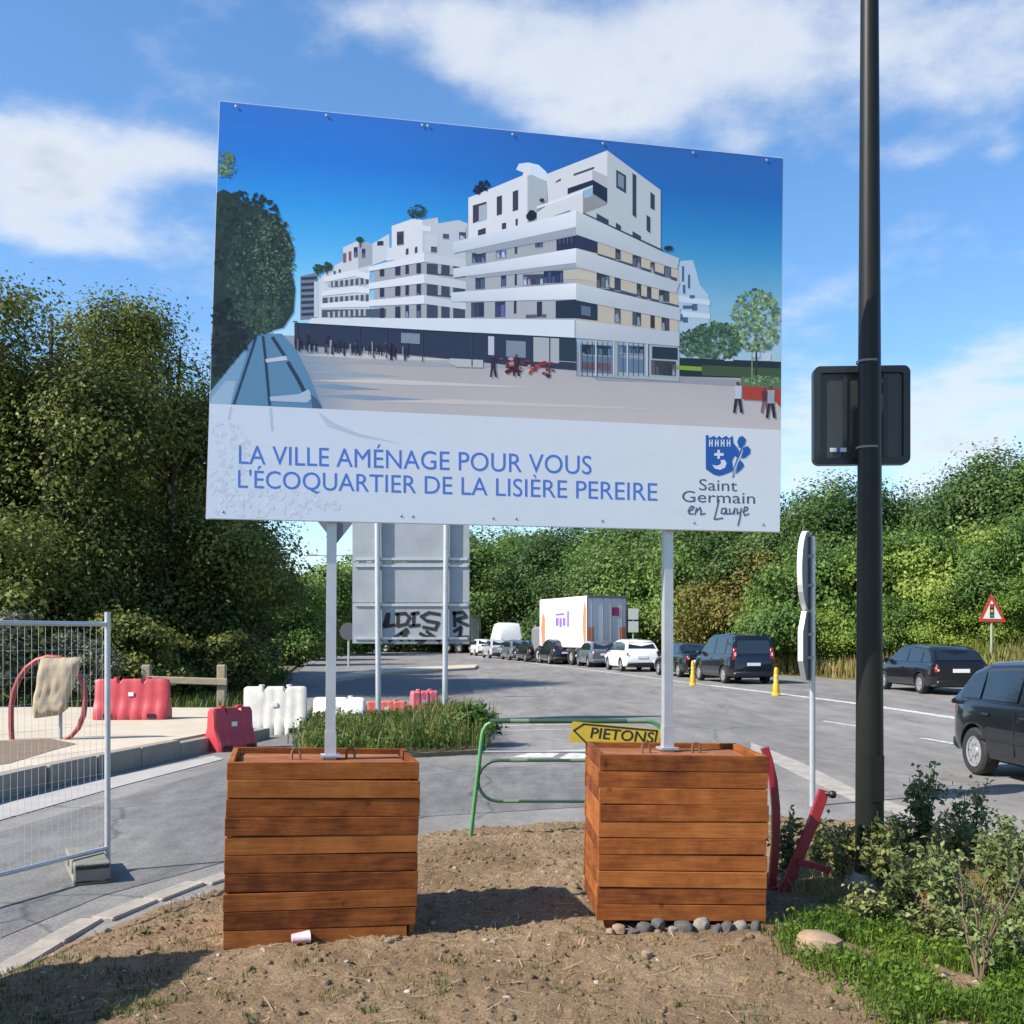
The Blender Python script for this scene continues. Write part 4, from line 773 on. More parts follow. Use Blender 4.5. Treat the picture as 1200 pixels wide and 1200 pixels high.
MB().tube([rw(965, 929, 6.75), rw(975, 931, 6.7)], .012, 8).build('pin', MT['black'], ra); MB().lathe([(.0, -.026), (.02, -.02), (.027, 0), (.02, .02), (0, .026)], 12, c=rw(975.5, 931, 6.7)).build('knob', MT['black'], ra, 80)
hb = gp(14, 866, .25); hp = thing('steel_arch', 'round red steel hoop on the left pavement behind the fence, half covered by a sack', 'bike stand', hb)
def hw(px, py): return at(px, py, hb.y)-hb
MB().tube([hw(x, y) for x, y in ((14, 868), (13, 850), (13, 830), (16, 812), (22, 796), (31, 783), (43, 774), (56, 770), (70, 771), (82, 777), (92, 789), (98, 803), (100, 820), (98, 838), (92, 853), (83, 863), (73, 868))], [.04]*14+[.036, .032, .028], 10).build('hoop', MT['wine2'], hp, 60)
MB().tube([hw(71, 868), hw(71, 800)], .026, 10).build('inner_post', MT['grey_metal'], hp, 60)
# sack: draped sheet with folds
sk = thing('sack', 'crumpled beige sack hung over the red hoop on the pavement', 'sack', at(66, 800, hb.y-.06))
def sack():
    nx, ny = 16, 24; V = []; rows = [((48, 771), (95, 770)), ((44, 790), (93, 785)), ((42, 806), (86, 806)), ((39, 818), (80, 822)), ((38, 829), (80, 830)), ((40, 842), (70, 838))]
    for s in (0, 1):
        for j in range(ny+1):
            t = j/ny*(len(rows)-1); k = min(int(t), len(rows)-2); f = t-k; a = lerp2(rows[k][0], rows[k+1][0], f); b = lerp2(rows[k][1], rows[k+1][1], f)
            for i in range(nx+1):
                u = i/nx; p = lerp2(a, b, u); q = at(p[0], p[1], hb.y-.06)-sk.location
                e = min(u, 1-u, j/ny, 1-j/ny)*9; q.y += (-.055*min(1, e)-.035*mnoise.noise((u*3, j/ny*3, 3))-.02*mnoise.noise((u*8, j/ny*5, 5))) if s == 0 else .05*min(1, e)
                V.append(q)
    n = nx+1; N0 = n*(ny+1); Q = [(j*n+i, (j+1)*n+i, (j+1)*n+i+1, j*n+i+1) for j in range(ny) for i in range(nx)]; Q += [tuple(N0+k for k in q[::-1]) for q in Q]
    m = MB(); m.add(V, Q); m.build('cloth', mat('beige sackcloth', (.36, .29, .2), .9, var=.25, scale=6, bump=.3, bscale=60), sk, 70)
sack()

# site fence panel
def fence(label, A, B, h, wires, cover=None):
    A, B = Vector(A), Vector(B); u = (B-A); L_ = u.length; rz = math.atan2(u.y, u.x)
    t = thing('site_fence', label, 'fence', (A.x, A.y, 0), rz, 'site fence panels'); g = MT['galv']; b = .06
    for x in (0, L_): MB().tube([(x, 0, .02), (x, 0, h+.03)], .021, 12).build('upright', g, t, 60)
    MB().tube([(0, 0, h-.06), (L_, 0, h-.06)], .017, 10).build('top_rail', g, t, 60); MB().tube([(0, 0, .18), (L_, 0, .18)], .017, 10).build('bottom_rail', g, t, 60)
    wm = None
    for k in range(1, wires):
        x = L_*k/wires
        if wm is None: o = MB().tube([(0, .006, .18), (0, .006, h-.06)], .0012, 4, cap=False).build('wire', g, t, loc=(x, 0, 0)); wm = o.data
        else: link('wire', wm, t, (x, 0, 0))
    wm = None
    for k in range(1, 9):
        z = .18+(h-.24)*k/9
        if wm is None: o = MB().tube([(0, -.003, 0), (L_, -.003, 0)], .0012, 4, cap=False).build('cross_wire', g, t, loc=(0, 0, z)); wm = o.data
        else: link('cross_wire', wm, t, (0, 0, z))
    return t
fA = gp(126, 1022); fB = Vector((-4.35, 4.55, 0))
fence('galvanised mesh site fence panel standing in a concrete foot at the left', fA[:3], fB[:3], at(0, 722, fA.y).z, 60)
MT['old_conc'] = mat('weathered concrete', (.19, .185, .15), .9, var=.2, scale=6, bump=.4, bscale=40)
bl = thing('fence_foot', 'grey concrete block with hand holes holding the fence post', 'concrete block', (fA.x-.1, fA.y-.12, 0.004), RAD(-62))
def foot_block():
    w, d, h = .66, .24, .15
    b = MB(); b.bevbox((0, 0, .02), (w, d, .04), .008); b.bevbox((0, 0, h-.025), (w, d, .05), .008); b.bevbox((-w/2+.06, 0, h/2), (.12, d-.006, h-.02), .006); b.bevbox((w/2-.06, 0, h/2), (.12, d-.006, h-.02), .006); b.bevbox((0, 0, h/2), (.16, d-.006, h-.02), .006)
    bm = bmesh.new(); me = b.build('block', MT['old_conc'], bl).data
foot_block()
# unseen board added left of the frame to cast the lower left corner shadow
hd = thing('shadow_hoarding', 'unseen plywood hoarding added left of the view to cast the corner shadow', 'hoarding', (-3.62, 4.62, 0), math.atan2(1.5-4.62, -4.2+3.62))
for k in range(3): MB().bevbox((.5+k*1.0, 0, 1.08), (.99, .02, 1.95), .004).build('sheet', mat('plywood', (.4, .3, .18), .7, var=.2, scale=4) if k == 0 else bpy.data.materials['plywood'], hd)
for k in range(4): MB().bevbox((.02+k*.99, -.04, 1.0), (.06, .06, 2.1), .004).build('batten', bpy.data.materials['plywood'], hd)

# wooden rail fence at the edge of the trees
MT['grey_wood'] = mat('weathered wood', (.3, .25, .17), .85, var=.25, scale=6, stretch=(1, 4, 4), bump=.3, bscale=30)
wf_ = thing('rail_fence', 'short weathered wooden rail fence between the red and white barriers', 'fence', gp(260, 826, .15))
def ww(px, py, d=None): return at(px, py, d or wf_.location.y)-wf_.location
for px, d in ((260, wf_.location.y), (172, wf_.location.y)): a, b = ww(px, 830, d), ww(px, 779, d); MB().bevbox((a+b)/2, (.2, .16, (b-a).length), .02).build('post', MT['grey_wood'], wf_)
a, b = ww(175, 796), ww(268, 799); MB().bevbox((a+b)/2-Vector((0, .11, 0)), ((b-a).length, .06, .16), .015, Matrix.Rotation(-math.atan2((b-a).z, (b-a).x), 3, 'Y')).build('rail', MT['grey_wood'], wf_)

# water-filled road barriers (moulded blocks)
MT['bar_red'] = mat('sun-faded red plastic', (.42, .04, .05), .5, var=.2, scale=5); MT['bar_pink'] = mat('faded pink plastic', (.6, .14, .17), .5, var=.15, scale=5); MT['bar_orange'] = mat('faded orange-red plastic', (.55, .12, .09), .5, var=.15, scale=5)
MT['bar_white'] = mat('dirty white plastic', (.6, .55, .47), .55, var=.22, scale=4, col2=(.72, .69, .62)); MT['bar_clean'] = mat('white plastic', (.78, .77, .74), .5, var=.08, scale=4)
def jersey(label, loc, rz, L_, h, d, m, notch=True):
    t = thing('road_barrier', label, 'road barrier', loc, rz, 'plastic road barriers')
    prof_ = [(-d/2, 0), (-d/2, h*.18), (-d*.36, h*.34), (-d*.22, h*.55), (-d*.19, h*.93), (-d*.12, h), (d*.12, h), (d*.19, h*.93), (d*.22, h*.55), (d*.36, h*.34), (d/2, h*.18), (d/2, 0)]
    xs = np.linspace(-L_/2, L_/2, 25); n = len(prof_); V = []
    for k, x in enumerate(xs):
        e = 1-.05*(k in (0, 24)); u = (x/L_+.5)*3; dip = (.08*h if abs((u % 1)-.0) < .1 or (u % 1) > .9 else 0) if notch else 0
        if k in (0, 24): dip = .03
        rib = 1-.09*(1 if (u*2) % 1 < .22 else 0)
        for y, z in prof_: V.append((x, y*e*rib, z-(dip if z > h*.8 else 0)))
    Q = [(k*n+i, k*n+(i+1) % n, (k+1)*n+(i+1) % n, (k+1)*n+i) for k in range(24) for i in range(n)]+[tuple(range(n)), tuple(range(24*n, 25*n))[::-1]]
    m_ = MB(); m_.add(V, Q); o = m_.build('shell', m, t, 35); bm = bmesh.new(); bm.from_mesh(o.data); bmesh.ops.recalc_face_normals(bm, faces=bm.faces); bm.to_mesh(o.data); bm.free()
    for sx in (-.22, .22): MB().lathe([(.05, h-.005), (.05, h+.03), (.02, h+.035)], 12, c=(sx*L_, 0, 0)).build('filler_cap', m, t, 40)
    MB().box((0, -d*.23, h*.62), (.09, .02, .07)).build('label_plate', MT['bar_clean'] if m is not MT['bar_clean'] else MT['bar_white'], t)
    for sx in (-.3, .3): MB().box((sx*L_, -d*.47, h*.09), (.14, .06, h*.1)).build('fork_slot', MT['black'], t)
    return t
def jat(label, px, py, wpx, hpx, rz, m, z=0, d=.5, notch=True):
    p = gp(px, py, z); s = p.y/F; return jersey(label, (p.x, p.y+d*.4, z), rz, wpx*s/max(.3, math.cos(rz)), hpx*s, d, m, notch)
jat('red plastic road barrier on the left pavement, in front of the dark trees', 151, 843, 84, 47, RAD(4), MT['bar_red'], .25)
jat('red plastic road barrier at the kerb end, turned end-on beside the white one', 266, 880, 34, 50, RAD(52), MT['bar_red'], 0, .45)
jat('large dirty white plastic road barrier next to the red one at the kerb', 320, 861, 72, 56, RAD(5), MT['bar_white'], 0, .5)
jat('bright white plastic road barrier behind the left billboard post', 396, 850, 60, 32, RAD(-8), MT['bar_clean'], 0, .5)
jat('low orange-red plastic barrier between the two sign posts', 452, 846, 46, 24, RAD(4), MT['bar_orange'], 0, .4)
jat('pink plastic barrier against the right sign post', 496, 844, 30, 34, RAD(20), MT['bar_pink'], 0, .5)

# big road sign seen from behind, with graffiti
g0 = gp(443, 852); g1 = gp(521, 845); dS = (g0.y+g1.y)/2
rs = thing('direction_sign', 'large grey direction sign seen from behind with black graffiti, on two posts', 'road sign', (g0.x, dS, 0))
def sw(px, py, off=0): p = at(px, py, dS-off); return p-rs.location
for px0, px1 in ((443.5, 442), (521, 523)): MB().tube([sw(px0, 858), sw(px1, 590)], .055, 12).build('post', MT['galv'], rs, 60)
zt = [592, 658, 706, 754]
for a, b in zip(zt, zt[1:]):
    q = [sw(413, a+.8, -.09), sw(550, a+.8, -.09), sw(550, b, -.09), sw(413, b, -.09)]; MB().slab(q, Vector((0, .03, 0))).build('panel', MT['alu'], rs)
for y in (600, 655, 663, 709, 748): MB().slab([sw(416, y-1.4, -.062), sw(548, y-1.4, -.062), sw(548, y+1.4, -.062), sw(416, y+1.4, -.062)], Vector((0, .026, 0))).build('stiffener', MT['galv'], rs)
MT['graffiti'] = mat('black spray paint', (.014, .014, .016), .7)
gs = [[(441, 528), (455, 480), (462, 478), (458, 525)], [(440, 538), (490, 530)], [(505, 480), (505, 535), (545, 525), (560, 495), (540, 475), (495, 478)], [(580, 475), (578, 530)], [(560, 535), (605, 530)], [(568, 478), (600, 472)], [(700, 480), (650, 472), (615, 490), (640, 510), (695, 520), (680, 550), (625, 540)], [(770, 470), (772, 535)], [(765, 475), (810, 470), (825, 490), (775, 505), (830, 530)],
      [(465, 605), (545, 550), (550, 560), (520, 600)], [(520, 570), (560, 600)], [(610, 570), (650, 590), (590, 600)], [(640, 560), (700, 605)], [(600, 620), (650, 585)], [(770, 560), (800, 540), (795, 590)], [(768, 592), (830, 585)]]
for k, st in enumerate(gs):
    mb = MB(); pts = [(340+a*.25, 600+b*.25) for a, b in st]
    for j, (a, b) in enumerate(zip(pts, pts[1:])):
        a, b = Vector(a), Vector(b); t = (b-a).normalized(); n = Vector((-t.y, t.x))*1.9; e = t*1.3
        mb.add([sw(*(p), -.082+.0006*(j % 4)) for p in (a-e+n, b+e+n, b+e-n, a-e-n)], [(0, 1, 2, 3)])
    mb.build('graffiti_stroke', MT['graffiti'], rs)
# yield sign seen from behind
yp = gp(391, 822); yv = thing('yield_sign', 'small upside-down triangular sign seen from behind under the billboard edge', 'road sign', (yp.x+.02, yp.y, 0))
def yy(px, py, o=0): return at(px, py, yp.y-o)-yv.location
MB().tube([(0, 0, -.05), (0, 0, yy(0, 600).z)], .035, 10).build('post', MT['galv'], yv, 60)
MB().slab([yy(369, 607, -.06), yy(418, 607, -.06), yy(393.5, 638, -.06)], Vector((0, .02, 0))).build('plate', MT['sign_grey'], yv)
# round sign far off, between the posts
fp = gp(408.5, 781); fs = thing('round_sign', 'small dark round sign on a pale post far beyond the white barriers', 'road sign', fp)
MB().tube([(0, 0, 0), (0, 0, 2.3)], .06, 10).build('post', MT['galv'], fs, 60); MB().lathe([(.5, -.01), (.5, .03)], 24, 'y', (0, -.08, 2.0)).build('plate', MT['sign_grey'], fs)
# twin-arm street lamp far away
fl = Vector(((389-600)/F*70, 70, 0)); sl = thing('street_lamp', 'distant grey street lamp with two arms seen against the sky', 'street lamp', fl); zl = at(0, 651, 70).z
MB().tube([(0, 0, 0), (0, 0, zl)], [.1, .06], 8).build('column', MT['grey_metal'], sl, 60)
for s in (-1, 1): MB().tube([(0, 0, zl-.02), (s*1.2, 0, zl+.02)], .04, 8).build('arm', MT['grey_metal'], sl, 60); MB().bevbox((s*1.35, 0, zl+.03), (.7, .22, .12), .03).build('lamp_head', MT['grey_metal'], sl)
# traffic-light warning sign on the verge
MT['sign_red'] = mat('red sign border', (.5, .05, .035), .4)
wx, wy = (1162-600)/F*39, 39.0; wz = bank_z(wx, wy); wn = thing('warning_sign', 'red-bordered triangular warning sign on a thin post by the hedge at the right', 'road sign', (wx, wy, wz))
def wp(px, py, o=0): return at(px, py, wy-o)-wn.location
MB().tube([(0, 0, -.2), (0, 0, wp(0, 705).z)], .05, 10).build('post', mat('pale green-grey post', (.3, .33, .27), .6), wn, 60)
MB().slab([wp(1146.5, 728.5, .07), wp(1179.5, 729, .07), wp(1162, 696, .07)], Vector((0, .02, 0))).build('border', MT['sign_red'], wn)
MB().slab([wp(1152, 725, .078), wp(1174, 725.3, .078), wp(1162.2, 703.5, .078)], Vector((0, .004, 0))).build('face', MT['sign_white'], wn)
MB().slab([wp(1160, 708, .082), wp(1165, 708, .082), wp(1165, 724, .082), wp(1160, 724, .082)], Vector((0, .003, 0))).build('symbol', MT['black_paint'], wn)
for y, c in ((710.5, (.5, .04, .03)), (716, (.6, .4, .03)), (721.3, (.03, .3, .12))): MB().slab([wp(1162.5+1.9*math.cos(a*.785), y+1.9*math.sin(a*.785), .086) for a in range(8)], Vector((0, .003, 0))).build('symbol_dot', mat('dot', c, .5), wn)
MT['dull_white'] = mat('dull white plate', (.38, .41, .39), .6)
# white plates beside the lorry
p0 = Vector(((742-600)/F*58, 58, 0)); pl = thing('plate_sign', 'two small white plates on a post just right of the lorry', 'road sign', p0)
MB().tube([(0, 0, 0), (0, 0, 3.2)], .04, 8).build('post', MT['galv'], pl)
for y0, y1 in ((713, 726), (728, 741)): a, b = at(736, y0, 58)-p0, at(748, y1, 58)-p0; MB().box(((a.x+b.x)/2, -.06, (a.z+b.z)/2), (b.x-a.x, .03, a.z-b.z)).build('plate', MT['dull_white'], pl)
# yellow lane posts
MT['yellow'] = mat('yellow plastic', (.6, .36, .015), .5, var=.12, scale=6)
MT['post_band'] = mat('pale yellow band', (.66, .5, .16), .5)
def lane_post(label, px, py, hpx):
    p = gp(px, py); h = hpx*p.y/F; t = thing('lane_post', label, 'bollard', p, 0, 'yellow lane posts')
    MB().lathe([(.13, 0), (.13, .04), (.1, .07), (.095, h*.38), (.07, h*.46), (.062, h*.85), (.05, h*.97), (.03, h)], 14).build('body', MT['yellow'], t, 40)
    for z in (.5, .68): MB().lathe([(.0725, h*z), (.07, h*(z+.06))], 14, cap=False).build('band', MT['post_band'], t, 40)
lane_post('yellow plastic lane post beside the black van, nearer to the lamp column', 909.5, 815, 33); lane_post('yellow plastic lane post at the left front of the black van, farther away', 812, 803, 29)
# ------------------------------------------------------------------ vehicles
def paint(name, c, rough=.3): return mat(name, c, rough, coat=1.0, spec=.2)
def lofted(st, sec):
    """st: stations; sec(station) -> half section (y,z) from bottom centre to top centre"""
    V = []; m = None
    for s in st:
        h = sec(s); ring = [(s[0], y, z) for y, z in h]+[(s[0], -y, z) for y, z in h[::-1] if y > 1e-6]; m = len(ring); V += ring
    n = len(st); Q = [(i*m+k, i*m+(k+1) % m, (i+1)*m+(k+1) % m, (i+1)*m+k) for i in range(n-1) for k in range(m)]+[tuple(range(m))[::-1], tuple(range((n-1)*m, n*m))]
    return V, Q
def sm(x, pts):
    return float(np.interp(x, [p[0] for p in pts], [p[1] for p in pts]))
SPEC = {
 # L, W, H, front axle x, rear axle x, wheel radius, belt/top line (x from rear to front), roof line, widths
 'hatch': dict(L=3.95, W=1.68, H=1.46, fa=1.2, ra=-1.27, r=.3, top=[(-1.97, .86), (-1.9, .95), (-1.0, .94), (.75, .90), (1.5, .76), (1.85, .66), (1.97, .5)], roof=[(-1.9, .93), (-1.55, 1.32), (-1.2, 1.42), (-.4, 1.46), (.2, 1.44), (.45, 1.38), (1.15, .9)]),
 'estate': dict(L=4.5, W=1.74, H=1.48, fa=1.35, ra=-1.32, r=.31, top=[(-2.25, .84), (-2.18, .93), (-1.2, .93), (.85, .9), (1.75, .78), (2.1, .66), (2.25, .5)], roof=[(-2.18, .92), (-1.88, 1.3), (-1.55, 1.42), (-.5, 1.48), (.2, 1.46), (.5, 1.38), (1.3, .9)]),
 'saloon': dict(L=4.5, W=1.74, H=1.44, fa=1.38, ra=-1.3, r=.31, top=[(-2.25, .8), (-2.2, .98), (-1.5, 1.0), (.85, .92), (1.75, .78), (2.1, .66), (2.25, .5)], roof=[(-1.75, .98), (-1.05, 1.36), (-.5, 1.43), (.1, 1.44), (.45, 1.37), (1.25, .92)]),
 'suv': dict(L=4.3, W=1.8, H=1.58, fa=1.33, ra=-1.28, r=.33, top=[(-2.15, .9), (-2.08, 1.04), (-1.1, 1.02), (.8, .98), (1.6, .9), (2.0, .78), (2.15, .55)], roof=[(-2.05, 1.03), (-1.78, 1.4), (-1.4, 1.53), (-.4, 1.58), (.2, 1.55), (.5, 1.46), (1.15, .98)]),
 'mpv': dict(L=4.1, W=1.76, H=1.82, fa=1.3, ra=-1.25, r=.32, top=[(-2.05, .98), (-2.02, 1.06), (-1.1, 1.05), (.85, 1.03), (1.5, .98), (1.92, .8), (2.05, .55)], roof=[(-2.02, 1.05), (-1.95, 1.6), (-1.85, 1.75), (-.6, 1.82), (.3, 1.79), (.65, 1.66), (1.35, 1.02)]),
 'van': dict(L=5.2, W=1.98, H=2.85, fa=1.7, ra=-1.6, r=.34, top=[(-2.6, 1.2), (-2.58, 1.25), (-1.3, 1.25), (1.3, 1.2), (2.1, 1.1), (2.5, .9), (2.6, .6)], roof=[(-2.58, 1.2), (-2.52, 2.5), (-2.38, 2.76), (-.6, 2.85), (.8, 2.76), (1.2, 2.5), (2.0, 1.12)]),
}
def car(kind, label, group, body, glass_side=True, dark_trim=True, panel_van=False, seams=False):
    S = SPEC[kind]; L_, W_, H_ = S['L'], S['W'], S['H']; hw = W_/2; t = thing('van' if kind == 'van' else 'car', label, 'van' if kind == 'van' else 'car', group=group)
    belt = sm(0, S['top']); roof = S['roof']; wb, wr = hw*.94, hw*.74
    xs = sorted(set([-L_/2, -L_/2+.03, -L_/2+.1, -L_/2+.25, L_/2-.03, L_/2-.1, L_/2-.25, L_/2-.5]+[p[0] for p in S['top'] if abs(p[0]) < L_/2]+list(np.linspace(-L_/2+.45, L_/2-.7, 12))))
    def w_at(x):
        e = (L_/2-abs(x)); return hw*(1-.13*max(0, 1-e/.35)**2-.03*max(0, 1-e/.9))
    def sec(s):
        x = s[0]; w = w_at(x); zt = sm(x, S['top']); e = L_/2-abs(x); z0 = .2+.09*max(0, 1-e/.5); d = zt-z0
        return [(0, z0), (w*.8, z0), (w*.95, z0+.07*d), (w*.99, z0+.2*d), (w, z0+.42*d), (w*.992, z0+.68*d), (w*.972, z0+.86*d), (w*.93, zt-.012), (w*.86, zt+.006), (0, zt+.03)]
    V, Q = lofted([(x,) for x in xs], sec); b = MB(); b.add(V, Q); bo = b.build('body', [body, MT['black']], t, 32)
    # wheel arches cut through the shell
    cut = MB()
    for ax in (S['fa'], S['ra']):
        for sy in (-1, 1): cut.lathe([(S['r']+.055, -.16), (S['r']+.055, .16)], 26, 'y', (ax, sy*(hw-.06), S['r']-.005))
    co = cut.build('cutter', [MT['black'], MT['black']]); md = bo.modifiers.new('b', 'BOOLEAN'); md.operation = 'DIFFERENCE'; md.object = co; md.solver = 'EXACT'
    try: md.material_mode = 'TRANSFER'
    except Exception: pass
    bpy.context.view_layer.update(); me = bpy.data.meshes.new_from_object(bo.evaluated_get(bpy.context.evaluated_depsgraph_get())); bo.modifiers.clear(); bo.data = me
    bpy.data.objects.remove(co)
    # cabin
    zr = lambda x: sm(x, roof)
    def wz(z): return wb-(wb-wr)*max(0, (z-belt))/(H_-belt)
    rx = sorted(set([p[0] for p in roof]+list(np.linspace(roof[0][0]+.02, roof[-1][0]-.02, 26))))
    def rsec(s):
        z = max(zr(s[0]), belt-.02); w = wz(z); k = min(1, (z-belt+.04)/.2); return [(0, belt-.05), (wb, belt-.05), (wz(max(belt, z-.1*k))+.004, z-.1*k), (w-.02, z-.035*k), (w-.085, z), (0, z+.018*k)]
    V, Q = lofted([(x,) for x in rx], rsec); b = MB(); b.add(V, Q); b.build('cabin', body, t, 40)
    def sidewin(pts, name='side_window'):
        for sy in (-1, 1):
            if panel_van and pts[0][0] < .3: continue
            m = MB(); m.slab([Vector((x, sy*(wz(z)+.004), z)) for x, z in pts], Vector((0, sy*.006, 0))); m.build(name, MT['glass'], t)
    lo = belt+.045; hi = lambda x: zr(x)-.115
    x0 = next(x for x in np.arange(roof[0][0], 2, .02) if zr(x)-.115 > lo+.1); x1 = next(x for x in np.arange(roof[-1][0], -2, -.02) if zr(x)-.115 > lo+.03)
    mids = [x0+.02, x0+(x1-x0)*.2, x0+(x1-x0)*.54, x1]
    if kind in ('saloon',): mids = [x0, x0+.02, x0+(x1-x0)*.48, x1]
    for a, c in zip(mids, mids[1:]):
        if c-a < .1: continue
        ks = np.linspace(a+.028, c-.028, 5); sidewin([(ks[0]-(.06 if a == mids[0] else 0), lo)]+[(x, hi(x)) for x in ks]+[(ks[-1]+(.06 if c == mids[-1] else 0), lo)])
    def slopewin(xa, xb, name, inset):
        za, zb = zr(xa), zr(xb); d = Vector((xb-xa, 0, zb-za)).normalized(); n = Vector((-d.z, 0, d.x)); n = n if n.z > 0 else -n
        q = [Vector((xa, -wz(za)+inset, za+.016)), Vector((xa, wz(za)-inset, za+.016)), Vector((xb, wz(zb)-inset, zb+.016)), Vector((xb, -wz(zb)+inset, zb+.016))]
        MB().slab([p+n*.012 for p in q], -n*.01).build(name, MT['glass'], t)
    slopewin(roof[-1][0]-.1, roof[-2][0]+.06, 'windscreen', .1)
    r0, r1 = roof[0], roof[1]
    if kind in ('mpv', 'van'):
        for sy in ((-1, 1) if kind == 'van' else (0,)):
            if panel_van: continue
            za, zb = belt+.08, H_-.24; xx = lambda z: float(np.interp(z, [p[1] for p in roof[:3]], [p[0] for p in roof[:3]]))-.02
            MB().slab([Vector((xx(za), -wz(za)+.12, za)), Vector((xx(za), wz(za)-.12, za)), Vector((xx(zb), wz(zb)-.12, zb)), Vector((xx(zb), -wz(zb)+.12, zb))], Vector((-.012, 0, 0))).build('rear_window', MT['glass'], t)
    else: slopewin(r0[0]+(r1[0]-r0[0])*.22, r1[0]+(roof[2][0]-r1[0])*.12, 'rear_window', .13)
    rear = -L_/2
    # wheels
    for ax in (S['fa'], S['ra']):
        for sy in (-1, 1):
            r = S['r']; yy_ = sy*(hw-.115); w = thing_part('wheel', t, (ax, yy_, r))
            pr = [(r*.64, -.1), (r*.9, -.105), (r*.985, -.08), (r, -.03), (r, .03), (r*.985, .08), (r*.9, .105), (r*.64, .1)]
            tm = MB(); tm.lathe(pr, 28, 'y', cap=False); tm.build('tyre', MT['rubber'], w, 40)
            rm = MB(); rm.lathe([(0.001, sy*.05), (r*.64, sy*.055)], 24, 'y', cap=False); ro = rm.build('wheel_well', MT['black'], w)
            sp = MB()
            for k in range(7):
                a = 2*math.pi*k/7; u = Vector((math.cos(a), 0, math.sin(a))); v = Vector((-math.sin(a), 0, math.cos(a))); y = Vector((0, sy*.078, 0))
                sp.slab([u*.03+v*.05*r/.3+y, u*r*.6+v*.062*r/.3+y, u*r*.6-v*.062*r/.3+y, u*.03-v*.05*r/.3+y], Vector((0, -sy*.02, 0)))
            sp.lathe([(r*.56, sy*.085), (r*.67, sy*.095), (r*.67, sy*.03)], 28, 'y', cap=False); sp.lathe([(.07, sy*.06), (.06, sy*.09), (.001, sy*.093)], 14, 'y', cap=False)
            so = sp.build('rim', MT['silver'], w); so.data.polygons.foreach_set('use_smooth', [False]*len(so.data.polygons))
            bm = bmesh.new(); bm.from_mesh(so.data); bmesh.ops.recalc_face_normals(bm, faces=bm.faces); bm.to_mesh(so.data); bm.free()
    # lamps, plate, bumpers, mirrors, handles
    zt = sm(rear+.05, S['top'])
    for sy in (-1, 1):
        zc = zt-.15; hh = .19
        if kind in ('mpv', 'van'): zc = belt+.06; hh = .42
        m = MB(); wz_ = w_at(rear+.05); m.bevbox((rear+.105 if kind in ('mpv', 'van') else rear+.11, sy*(wz_-(.085 if kind == 'hatch' else .066)), zc), (.22, .14, hh), .03); lo_ = m.build('tail_lamp', MT['tail'], t, 40)
        MB().bevbox((rear-.014, sy*(wz_-.07), zc-.02), (.012, .06, hh*.3), .004).build('reversing_lamp', MT['tail_white'], lo_)
        m = MB(); m.bevbox((L_/2-.16, sy*(w_at(L_/2-.15)-.12), sm(L_/2-.15, S['top'])-.09), (.28, .3, .14), .04); m.build('head_lamp', MT['tail_white'], t, 40)
        mx = roof[-1][0]-.32; MB().bevbox((mx, sy*(wb+.11), belt+.07), (.12, .2, .14), .03).build('door_mirror', body if not dark_trim else MT['black'], t, 40)
        for hx in ((-.15,) if kind == 'van' else (x0+(x1-x0)*.28, x0+(x1-x0)*.62)): MB().bevbox((hx, sy*(hw+.0), belt-.13), (.17, .03, .03), .008).build('door_handle', body, t)
        if seams:
            for sx in (x0+(x1-x0)*.54, x1+.1): MB().box((sx, sy*(hw-.004), belt-.33), (.008, .012, .52)).build('door_seam', MT['black'], t)
            MB().bevbox((0, sy*(hw+.004), .5), (2.3, .02, .05), .006).build('rubbing_strip', MT['black'], t)
    MB().bevbox((rear+.02, 0, .36), (.16, W_*.86, .2), .05).build('rear_bumper', body if not dark_trim else MT['black'], t, 40)
    MB().bevbox((L_/2-.03, 0, .36), (.14, W_*.82, .22), .05).build('front_bumper', body, t, 40)
    MB().box((rear-.03 if kind in ('mpv', 'van') else rear-.012, 0, .72 if kind != 'saloon' else .6), (.02, .5, .11)).build('number_plate', MT['plate'], t)
    return t
def thing_part(name, parent, loc):
    o = bpy.data.objects.new(name, None); COL.objects.link(o); o.parent = parent; o.location = loc; o.empty_display_size = .05; return o
BLK = paint('black car paint', (.006, .007, .010)); NVY = paint('blue-black car paint', (.007, .009, .017)); GRY = paint('grey-blue car paint', (.10, .12, .14)); WHT = paint('white car paint', (.78, .78, .77), .3); SIL = paint('silver car paint', (.38, .39, .42))
def put(o, px, py, az, anchor=(0, 0)):
    """stand a vehicle so that its local anchor point touches the road at a pixel; az = heading in degrees to the right of straight ahead"""
    rz = RAD(90-az); p = gp(px, py); c, s = math.cos(rz), math.sin(rz); o.location = (p.x-(c*anchor[0]-s*anchor[1]), p.y-(s*anchor[0]+c*anchor[1]), 0); o.rotation_euler = (0, 0, rz)
Q_ = 'cars queueing on the far lane'
S = SPEC['hatch']
c_near = car('hatch', 'black hatchback cut off by the right edge of the picture, coming towards us', None, BLK, dark_trim=False, seams=True); put(c_near, 1141, 908, 176, (S['ra'], -S['W']/2+.02))
c1 = car('estate', 'black car with lit red lamps beyond the road line, between lamp column and warning sign', Q_, BLK, dark_trim=False); put(c1, 1077, 813, -3, (SPEC['estate']['ra'], .85))
c2 = car('mpv', 'tall black people carrier between the two yellow lane posts', Q_, NVY); put(c2, 847, 801, -10, (SPEC['mpv']['ra'], .86))
c3 = car('saloon', 'black saloon partly behind the right billboard post', Q_, BLK, dark_trim=False); put(c3, 771, 791, -10, (SPEC['saloon']['fa'], .85))
c4 = car('suv', 'white car with dark rear window in the queue, left of the billboard post', Q_, WHT); put(c4, 727, 787, -8.6, (SPEC['suv']['ra'], .88))
